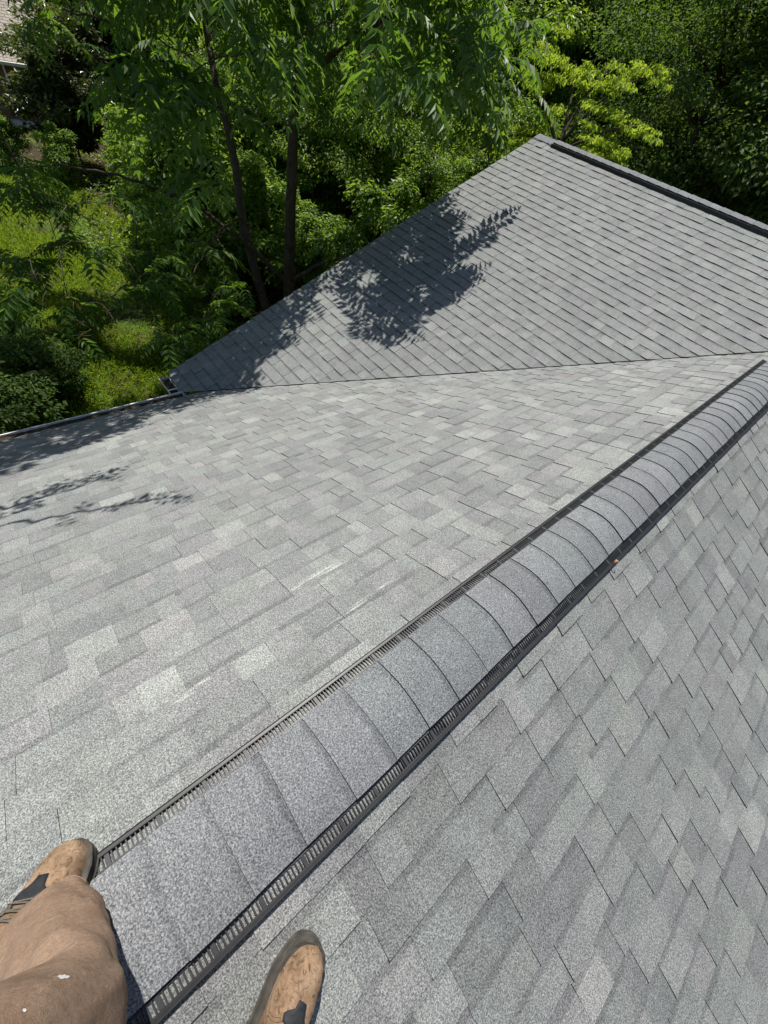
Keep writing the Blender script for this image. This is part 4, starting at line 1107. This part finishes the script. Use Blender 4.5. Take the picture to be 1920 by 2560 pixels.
# ------------------------------------------------------------------ the person astride the ridge
def fabric_mat():
    m, n = new_mat('brown_canvas'); co = objco(n)
    g1 = noise(n, co, 5, 4, 0.6); g2 = noise(n, co, 600, 2); g3 = noise(n, co, 22, 5, 0.65)
    col = ramp(n, g1, [(0.25, (0.225, 0.152, 0.108)), (0.55, (0.285, 0.196, 0.141)), (0.8, (0.345, 0.248, 0.187))])
    col = mul(n, col, ramp(n, g2, [(0.3, (0.8,)*3), (0.7, (1.18,)*3)]), 1.0)
    g4 = noise(n, co, 120, 4, 0.7); g5 = noise(n, co, 14, 4, 0.6)
    col = mul(n, col, ramp(n, g4, [(0.32, (0.80, 0.79, 0.78)), (0.68, (1.18,)*3)]), 1.0)
    col = mul(n, col, ramp(n, g5, [(0.34, (0.84, 0.82, 0.80)), (0.50, (1,)*3), (0.7, (1.08,)*3)]), 1.0)
    mp = N(n, 'ShaderNodeMapping'); mp.inputs['Scale'].default_value = (30, 6, 18); mp.inputs['Rotation'].default_value = (0.4, 0.7, 0.3); L(n, co, mp.inputs[0])
    st = noise(n, mp.outputs[0], 1.4, 5, 0.7)
    col = mixf(n, mth(n, 'MULTIPLY', ramp(n, st, [(0.60, (0, 0, 0)), (0.72, (1, 1, 1))]), 0.55), col, (0.50, 0.37, 0.28))
    h = mth(n, 'ADD', mth(n, 'MULTIPLY', g3, 0.12), mth(n, 'MULTIPLY', g2, 0.12))
    finish(n, col, 0.9, 0.15, h, 0.8, 0.010); return m
def leather_mat():
    m, n = new_mat('worn_tan_leather'); co = objco(n)
    g1 = noise(n, co, 18, 5, 0.65); g2 = noise(n, co, 58, 4, 0.75, 1.4)
    col = ramp(n, g1, [(0.25, (0.14, 0.090, 0.054)), (0.5, (0.245, 0.160, 0.098)), (0.78, (0.37, 0.265, 0.18))])
    col = mul(n, col, ramp(n, g2, [(0.32, (0.28, 0.25, 0.23)), (0.47, (0.92,)*3), (0.7, (1.3,)*3)]), 1.0)
    finish(n, col, 0.8, 0.25, g2, 0.35, 0.003); return m
MAT['canvas'] = fabric_mat(); MAT['leather'] = leather_mat()
MAT['rubber'] = plain('dusty_rubber', (0.066, 0.061, 0.053), 0.85, 0.25, 40, 0.5, 0.4)
MAT['tab'] = plain('black_webbing', (0.022, 0.024, 0.028), 0.7, 0.3, 120, 0.3, 0.3)
MAT['lace'] = plain('grey_lace', (0.13, 0.115, 0.095), 0.8, 0.2, 300, 0.3, 0.3)
MAT['eyelet'] = plain('metal_eyelet', (0.55, 0.52, 0.46), 0.35, 0.5, 60, 0.2, 0.0, 0.8)
MAT['greypanel'] = plain('grey_suede', (0.16, 0.15, 0.125), 0.9, 0.15, 90, 0.25, 0.3)
MAT['skin'] = plain('skin', (0.52, 0.33, 0.24), 0.5, 0.35, 40, 0.06, 0.05)
MAT['shirt'] = plain('grey_shirt', (0.17, 0.18, 0.20), 0.9, 0.15, 40, 0.1, 0.2)
MAT['hair'] = plain('brown_hair', (0.06, 0.04, 0.028), 0.6, 0.3, 150, 0.4, 0.5)

pel = np.array([0.15, -0.50, 0.90])
legL = np.array([at(140, 2300, .93), at(118, 2340, .88), at(108, 2425, .79), at(122, 2525, .69), at(132, 2620, .61), (0.070, -0.400, 0.60), (0.065, -0.490, 0.86)])
legR = np.array([(0.420, -0.235, -0.13), (0.405, -0.250, 0.02), (0.380, -0.290, 0.20), (0.350, -0.320, 0.36), (0.335, -0.325, 0.42), (0.290, -0.410, 0.64), (0.240, -0.500, 0.86)])

# body: one continuous skinned figure
verts = [pel, pel+(0, 0.0, 0.16), pel+(0.0, -0.01, 0.34), pel+(0.0, -0.01, 0.49), pel+(-0.006, 0.0, 0.56), pel+(-0.014, 0.022, 0.645)]
edges = [(i, i+1) for i in range(5)]; rad = [0.12, 0.105, 0.115, 0.09, 0.056, 0.056]
def chain(start, pts, rs):
    p = start
    for q, r in zip(pts, rs):
        verts.append(np.asarray(q, float)); rad.append(r); edges.append((p, len(verts)-1)); p = len(verts)-1
    return p
chain(0, [legL[6], legL[4], legL[2], legL[0], legL[0]+(-0.03, 0.01, -0.04)], [0.085, 0.058, 0.052, 0.04, 0.03])
chain(0, [legR[6], legR[4], legR[2], legR[0], legR[0]+(-0.01, 0.03, -0.03)], [0.085, 0.058, 0.052, 0.04, 0.03])
lv = np.array([-0.92, -0.38, 0])
for s in (1, -1):
    sh_ = pel+lv*0.17*s+(0, 0, 0.49); el_ = pel+lv*0.25*s+(0.0, -0.06, 0.22); wr_ = pel+lv*0.27*s+(-0.03, 0.06, 0.0)
    k = chain(3, [sh_, el_, wr_], [0.06, 0.042, 0.028])
    palm = wr_+np.array([-0.015, 0.03, -0.07]); k2 = chain(k, [palm], [0.026])
    fw_ = np.array([-0.38, 0.92, 0])
    for q, (o_, ln) in enumerate(((-0.033, .068), (-0.011, .078), (0.011, .073), (0.032, .058))):
        b_ = palm+fw_*o_+(0, 0, -0.025)
        chain(k2, [b_, b_+np.array([0.004*s, 0.006, -ln*0.5]), b_-lv*s*0.022+np.array([0, 0.004, -ln*0.92])], [0.0095, 0.0085, 0.007])
    chain(k2, [palm+fw_*0.045+(0, 0, 0.005), palm+fw_*0.062+(0, 0, -0.035)], [0.011, 0.008])
me = bpy.data.meshes.new('person'); me.from_pydata([tuple(v) for v in verts], edges, [])
person = bpy.data.objects.new('person', me); COL.objects.link(person); me.materials.append(MAT['skin'])
sk = person.modifiers.new('skin', 'SKIN'); sk.use_smooth_shade = True
for i, v in enumerate(me.skin_vertices[0].data): v.radius = (rad[i], rad[i]); v.use_root = (i == 0)
ss = person.modifiers.new('sub', 'SUBSURF'); ss.levels = 2; ss.render_levels = 2
# freeze the modifiers, then add the modelled head to the same mesh
bpy.context.view_layer.update()
dgp = bpy.context.evaluated_depsgraph_get()
me2 = bpy.data.meshes.new_from_object(person.evaluated_get(dgp)); person.modifiers.clear(); person.data = me2
me2.materials.clear(); me2.materials.append(MAT['skin'])
F3 = unit(np.array([-0.38, 0.90, -0.32])); L3 = unit(np.cross((0, 0, 1.0), F3)); U3 = np.cross(F3, L3)
HC = pel+np.array([-0.040, 0.082, 0.745])
def gsp(x, y, cx, cy, sx, sy): return math.exp(-((x-cx)/sx)**2-((y-cy)/sy)**2)
def head_pt(th, ph, e=0.0):
    # th: 0 top .. pi bottom, ph: 0 facing forward
    s, c = math.sin(th), math.cos(th); x, y, z = s*math.sin(ph), s*math.cos(ph), c
    X_, Y_, Z_ = (0.076+e)*x, (0.096+e)*y, (0.118+e)*z
    if z < 0: X_ *= 1-0.30*z*z; Y_ *= 1-0.16*z*z
    if y > 0 and e == 0:
        u_, v_ = X_/0.076, Z_/0.118
        Y_ += 0.026*gsp(u_, v_, 0, -0.12, 0.15, 0.20)+0.008*gsp(u_, v_, 0, 0.16, 0.5, 0.09)-0.011*(gsp(u_, v_, 0.42, 0.02, 0.2, 0.11)+gsp(u_, v_, -0.42, 0.02, 0.2, 0.11))
        Y_ += 0.007*(gsp(u_, v_, 0, -0.43, 0.26, 0.05)+gsp(u_, v_, 0, -0.54, 0.24, 0.05))-0.005*gsp(u_, v_, 0, -0.485, 0.3, 0.025)+0.010*gsp(u_, v_, 0, -0.82, 0.35, 0.16)
    if e == 0: X_ += math.copysign(0.016, x)*gsp(Y_/0.096, Z_/0.118, -0.05, -0.02, 0.16, 0.24)*(abs(x) > 0.6)
    return HC+L3*X_+F3*Y_+U3*Z_
hb = MB(); hb.rings([[head_pt(t, q) for q in np.linspace(0, 2*np.pi, 48, endpoint=False)] for t in np.linspace(0.03, math.pi-0.03, 44)])
hm = hb.build('head_tmp', MAT['skin'], None, smooth=True)
bm = bmesh.new(); bm.from_mesh(me2); bm.from_mesh(hm.data); bm.to_mesh(me2); bm.free()
bpy.data.objects.remove(hm)
me2.polygons.foreach_set('use_smooth', np.ones(len(me2.polygons), dtype=bool))
tag(person, 'person in brown work trousers and tan leather boots standing astride the roof ridge', 'person')

# trousers: both legs and the seat
def leg_rings(path, radii, seed, nr=90, nk=64, front=(-0.38, 0.92)):
    rg = np.random.default_rng(seed); path = np.asarray(path)
    s = np.linspace(0, 1, len(path)); q = np.linspace(0, 1, nr)
    def cub(a):
        # smooth interpolation
        x = np.interp(q, s, a)
        for _ in range(10): x[1:-1] = 0.25*x[:-2]+0.5*x[1:-1]+0.25*x[2:]
        return x
    P3 = np.stack([cub(path[:, i]) for i in range(3)], 1); rr = cub(np.asarray(radii, float))
    T = unit(np.gradient(P3, axis=0)); rs = []
    ph = rg.uniform(0, 6.28, 8)
    fr = np.array([front[0], front[1], 0.0])
    an = np.linspace(0, 2*np.pi, nk, endpoint=False)
    for i in range(nr):
        t = T[i]; a = fr-t*(fr @ t); a /= np.linalg.norm(a); b = np.cross(t, a); z = q[i]
        low = math.exp(-(z/0.16)**2); kn = math.exp(-((z-0.62)/0.10)**2)
        d = 0.030*np.sin(3*an+9*z+ph[0])+0.022*np.sin(2*an-14*z+ph[1])+0.016*np.sin(5*an+21*z+ph[2])+0.012*np.sin(7*an-33*z+ph[7])
        d += 0.022*np.clip(np.sin(4*an+16*z+1.5*math.sin(11*z)+ph[3]), 0.3, 1)
        d += low*(0.06*np.sin(34*z+1.6*np.sin(an+ph[3])+ph[4])+0.03*np.sin(60*z+2*np.sin(2*an+ph[5])))
        d += kn*0.035*np.sin(44*z+2.2*np.cos(an+ph[6]))*(0.5-0.5*np.cos(an))
        # long creases running down the cloth, some sharp, some soft
        for a0, k_, w_, A_ in ((0.3, 1.6, .16, .045), (0.75, 2.3, .10, -.035), (-0.4, -1.5, .2, .05), (1.2, -2.6, .12, .04), (2.4, 1.2, .2, .04), (-1.2, 2.0, .14, -.04), (-2.2, -1.1, .2, .05), (0.05, -3.4, .09, .03), (1.7, 3.0, .10, -.03)):
            dd = (an-a0-k_*z-0.25*math.sin(9*z+a0)+np.pi) % (2*np.pi)-np.pi
            d += A_*np.exp(-(dd/w_)**2)*(0.4+0.6*math.sin(3.0*z*math.pi+a0)**2)
        d += 0.018*np.exp(-((an-5.25)/0.05)**2)-0.014*np.exp(-((an-5.38)/0.06)**2)
        if i < 3: d = d+0.03
        r = rr[i]*(1+d)
        rs.append(P3[i]+(r*np.cos(an)*1.06)[:, None]*a+(r*np.sin(an)*0.97)[:, None]*b)
    return rs
RL = leg_rings(legL, [0.066, 0.088, 0.100, 0.098, 0.098, 0.106, 0.112], 3)
mb = MB()
mb.rings(RL); _skip = (lambda *a: None)
_skip((legL, [0.066, 0.088, 0.100, 0.098, 0.098, 0.106, 0.112], 3))
mb.rings(leg_rings(legR, [0.080, 0.084, 0.090, 0.096, 0.098, 0.104, 0.112], 4))
rs = []
for z_, a_, b_ in ((0.72, .10, .07), (0.78, .165, .11), (0.86, .185, .125), (0.95, .180, .125), (1.02, .170, .118)):
    rs.append([pel+lv*a_*math.cos(t)+np.array([-0.38, 0.92, 0])*b_*math.sin(t)+(0, 0, z_-0.90) for t in np.linspace(0, 2*np.pi, 40, endpoint=False)])
mb.rings(rs)
trs = mb.build('trousers', MAT['canvas'], person, smooth=True)
# twin rows of stitching along the seam and round the hem
MAT['thread'] = plain('tan_thread', (0.27, 0.185, 0.125), 0.8, 0.2, 200, 0.2)
def outset(i, j, e): c = np.mean(RL[i], 0); v = RL[i][j]-c; return RL[i][j]+v/np.linalg.norm(v)*e
for j_ in (50, 52):
    mb = MB(); mb.tube([outset(i, j_, 0.0008) for i in range(1, 80)], 0.0011, 5); mb.build('stitching', MAT['thread'], trs, smooth=True)
mb = MB(); mb.tube([outset(4, j, 0.0006) for j in range(64)], 0.0010, 5); mb.build('stitching', MAT['thread'], trs, smooth=True)
# white paint fleck on the left leg
from mathutils.bvhtree import BVHTree
bvh = BVHTree.FromPolygons([v.co for v in trs.data.vertices], [list(p.vertices) for p in trs.data.polygons])
def fleck(cx, cy, rx, ry, n=18, seed=1):
    rg = np.random.default_rng(seed); V = []
    for x, y in [(cx, cy)]+[(cx+rx*math.cos(t)*rg.uniform(.6, 1.05), cy+ry*math.sin(t)*rg.uniform(.5, 1.2)) for t in np.linspace(0, 6.283, n, endpoint=False)]:
        d = Vector(ray(x, y)).normalized(); h = bvh.ray_cast(Vector(CAM), d)
        if h[0] is None: return None
        V.append(np.array(h[0])+np.array(h[1])*0.0007*(1 if h[1].dot(d) < 0 else -1))
    return V, [(0, 1+i, 1+(i+1) % n) for i in range(n)]
for a in ((158, 2444, 18, 6, 18, 1), (60, 2528, 5, 6, 9, 4)):
    q = fleck(*a)
    if q:
        mb = MB(); mb.add(*q); mb.build('paint_fleck', MAT['white'], trs)

# shirt, sleeves and hair (behind the camera, seen only from elsewhere)
mb = MB(); rs = []
for z_, a_, b_ in ((0.97, .188, .142), (1.10, .180, .142), (1.25, .200, .150), (1.36, .205, .140), (1.43, .155, .115), (1.475, .078, .078)):
    rs.append([pel+lv*a_*math.cos(t)+np.array([-0.38, 0.92, 0])*b_*math.sin(t)+(0, 0, z_-0.90)+(0, -0.01, 0) for t in np.linspace(0, 2*np.pi, 36, endpoint=False)])
mb.rings(rs)
for s in (1, -1):
    mb.tube([pel+lv*0.09*s+(0, 0, 0.50), pel+lv*0.15*s+(0, -0.005, 0.475), pel+lv*0.205*s+(0, -0.03, 0.40), pel+lv*0.245*s+(0, -0.055, 0.25), pel+lv*0.255*s+(-0.008, -0.02, 0.17)], [0.070, 0.080, 0.076, 0.066, 0.064], 16)
mb.build('shirt', MAT['shirt'], person, smooth=True)
mb = MB(); rs = []
for t in np.linspace(0.02, 1.0, 14):
    rs.append([head_pt(t*(1.02+1.05*(0.5-0.5*math.cos(q))), q, 0.008) for q in np.linspace(0, 2*np.pi, 40, endpoint=False)])
mb.rings(rs); mb.build('hair', MAT['hair'], person, smooth=True)

def boot(toe, ang, nrm, side):
    """toe: tip of the sole on the roof; ang: heading; nrm: roof normal; side = +1 left foot, -1 right foot"""
    nrm = np.asarray(nrm, float); d = np.array([-math.sin(ang), math.cos(ang), 0.0]); d = unit(d-nrm*(d @ nrm)); b = np.cross(nrm, d)   # b points left
    toe = np.asarray(toe, float)
    Sx = np.array([0, .006, .02, .05, .09, .13, .17, .21, .25, .28, .300])
    Wl = np.interp
    def half(s): return np.interp(s, Sx, [.004, .022, .037, .049, .056, .053, .046, .041, .040, .036, .004])
    def cen(s): return side*np.interp(s, Sx, [-.012, -.012, -.011, -.008, -.003, .002, .004, .003, 0, 0, 0])
    def hgt(s): return np.interp(s, [0, .006, .02, .045, .08, .11, .14, .17, .20, .24, .28, .30], [.028, .042, .056, .067, .070, .076, .092, .118, .15, .16, .16, .13])
    def S(s, a, e=0.0):
        w_ = half(s)+e; h = hgt(s)+e; c, sn = math.cos(a), math.sin(a)
        ex = 0.62 if s < 0.13 else 0.75
        x = w_*math.copysign(abs(c)**ex, c); z = 0.030+(h-0.004)*abs(sn)**0.72
        return toe-d*s+b*(x+cen(s))+nrm*z
    root = None
    mb = MB(); rs = []
    for s in np.linspace(0.0, 0.30, 42):
        top = [S(s, a) for a in np.linspace(0, math.pi, 26)]
        rs.append(top+[toe-d*s+b*(half(s)*0.9*k+cen(s))+nrm*0.02 for k in np.linspace(-1, 1, 6)])
    mb.rings(rs)
    up = mb.build('boot', MAT['leather'], person, smooth=True)
    # sole with a bumper at the toe
    mb = MB(); outl = []
    ss_ = np.concatenate([[0], 0.006+0.294*(0.5-0.5*np.cos(np.linspace(0.12, math.pi, 22)))])
    for s in ss_: outl.append((s, half(s)+0.006+cen(s)))
    for s in ss_[::-1][1:]: outl.append((s, -(half(s)+0.006)+cen(s)))
    lv_ = [(0.0, -0.003), (0.004, 0.0), (0.018, 0.001), (0.020, -0.0015), (0.024, 0.0005), (0.033, -0.002), (0.036, -0.006)]
    rs = []
    for z_, e in lv_:
        ring = []
        for s, c in outl:
            f = 1.0 if s > 0.06 else 0
            zz = z_ if z_ < 0.03 else z_+0.016*max(0, 1-s/0.05)
            ring.append(toe+d*(0.006+e)*max(0, 1-s/0.05)-d*s+b*(c+math.copysign(e, c-cen(s)))+nrm*zz)
        rs.append(ring)
    mb.rings(rs); mb.build('sole', MAT['rubber'], up, smooth=False)
    # stitched vamp seam
    mb = MB()
    for off_ in (0.0, 0.006):
        mb.tube([S(0.105+off_+0.035*abs(math.cos(a))**1.4, a, 0.0008) for a in np.linspace(0.25, math.pi-0.25, 22)], 0.0011, 5)
    mb.build('seam', MAT['leather'], up, smooth=True)
    # black webbing yoke at the foot of the laces
    mb = MB()
    def patch(pts2, e, th=0.0022):
        # closed outline in (s, a) laid over the surface
        cs, ca = np.mean([p[0] for p in pts2]), np.mean([p[1] for p in pts2])
        ring0 = [S(s, a, e) for s, a in pts2]; ring1 = [S(s, a, e+th) for s, a in pts2]
        ring2 = [S(cs+(s-cs)*.55, ca+(a-ca)*.55, e+th*1.5) for s, a in pts2]
        ring3 = [S(cs+(s-cs)*.05, ca+(a-ca)*.05, e+th*1.6) for s, a in pts2]
        mb.rings([ring0, ring1, ring2, ring3])
    h_ = math.pi/2
    patch([(s-0.014, a) for s, a in ((0.096, h_+.06), (0.096, h_-.08), (0.112, h_-.13), (0.121, h_-.38), (0.128, h_-.54), (0.138, h_-.52), (0.140, h_-.25), (0.152, h_-.12), (0.150, h_+.12), (0.140, h_+.25), (0.140, h_+.45), (0.132, h_+.47), (0.118, h_+.15))], 0.0005)
    mb.build('lace_yoke', MAT['tab'], up, smooth=True)
    mb = MB()
    for i, s in enumerate((0.132, 0.150, 0.170)):
        a1, a2 = h_-0.52+0.02*i, h_+0.52-0.02*i
        mb.tube([S(s, a, 0.0035) for a in np.linspace(a1, a2, 7)], 0.0017, 6)
        mb.tube([S(s+0.012*k, a1+(a2-a1)*k, 0.0065) for k in np.linspace(0, 1, 7)], 0.0016, 6)
        if i == 0:
            for sg in (1, -1):
                mb.tube([S(0.138-0.010*math.sin(t)+0.010, h_+sg*(0.36+0.17*math.cos(t)), 0.005) for t in np.linspace(0, 6.0, 14)], 0.0024, 6)
    mb.build('lace', MAT['lace'], up, smooth=True)
    mb = MB()
    for i, s in enumerate((0.140, 0.155, 0.170)):
        for sg in (1, -1):
            mb = MB()
            c0 = h_+sg*(0.62-0.02*i)
            mb.tube([S(s+0.005*math.cos(t), c0+0.10*math.sin(t), 0.002) for t in np.linspace(0, 6.283, 13)], 0.0016, 6, False)
            mb.build('eyelet', MAT['eyelet'], up, smooth=True)
    for sg in (1, -1):
        mb = MB()
        q = [(s, h_+sg*a) for s, a in ((0.150, 1.02), (0.175, 0.95), (0.205, 0.92), (0.215, 1.2), (0.205, 1.42), (0.165, 1.42), (0.150, 1.25))]
        patch(q, 0.0003, 0.0012)
        mb.build('side_panel', MAT['greypanel'], up, smooth=True)
    return up
tl = on_left(182, 2108, 0.055); tl = tl-NL*0.055
bl = boot(tl+NL*0.016, R(60), NL, 1); bl['label'] = 'left boot with its toe against the vent edge'
trr = on_right(792, 2352, 0.03)-NRT*0.03
br = boot(trr+NRT*0.011, R(21), NRT, -1); br['label'] = 'right boot with a scuffed dark rubber toe'
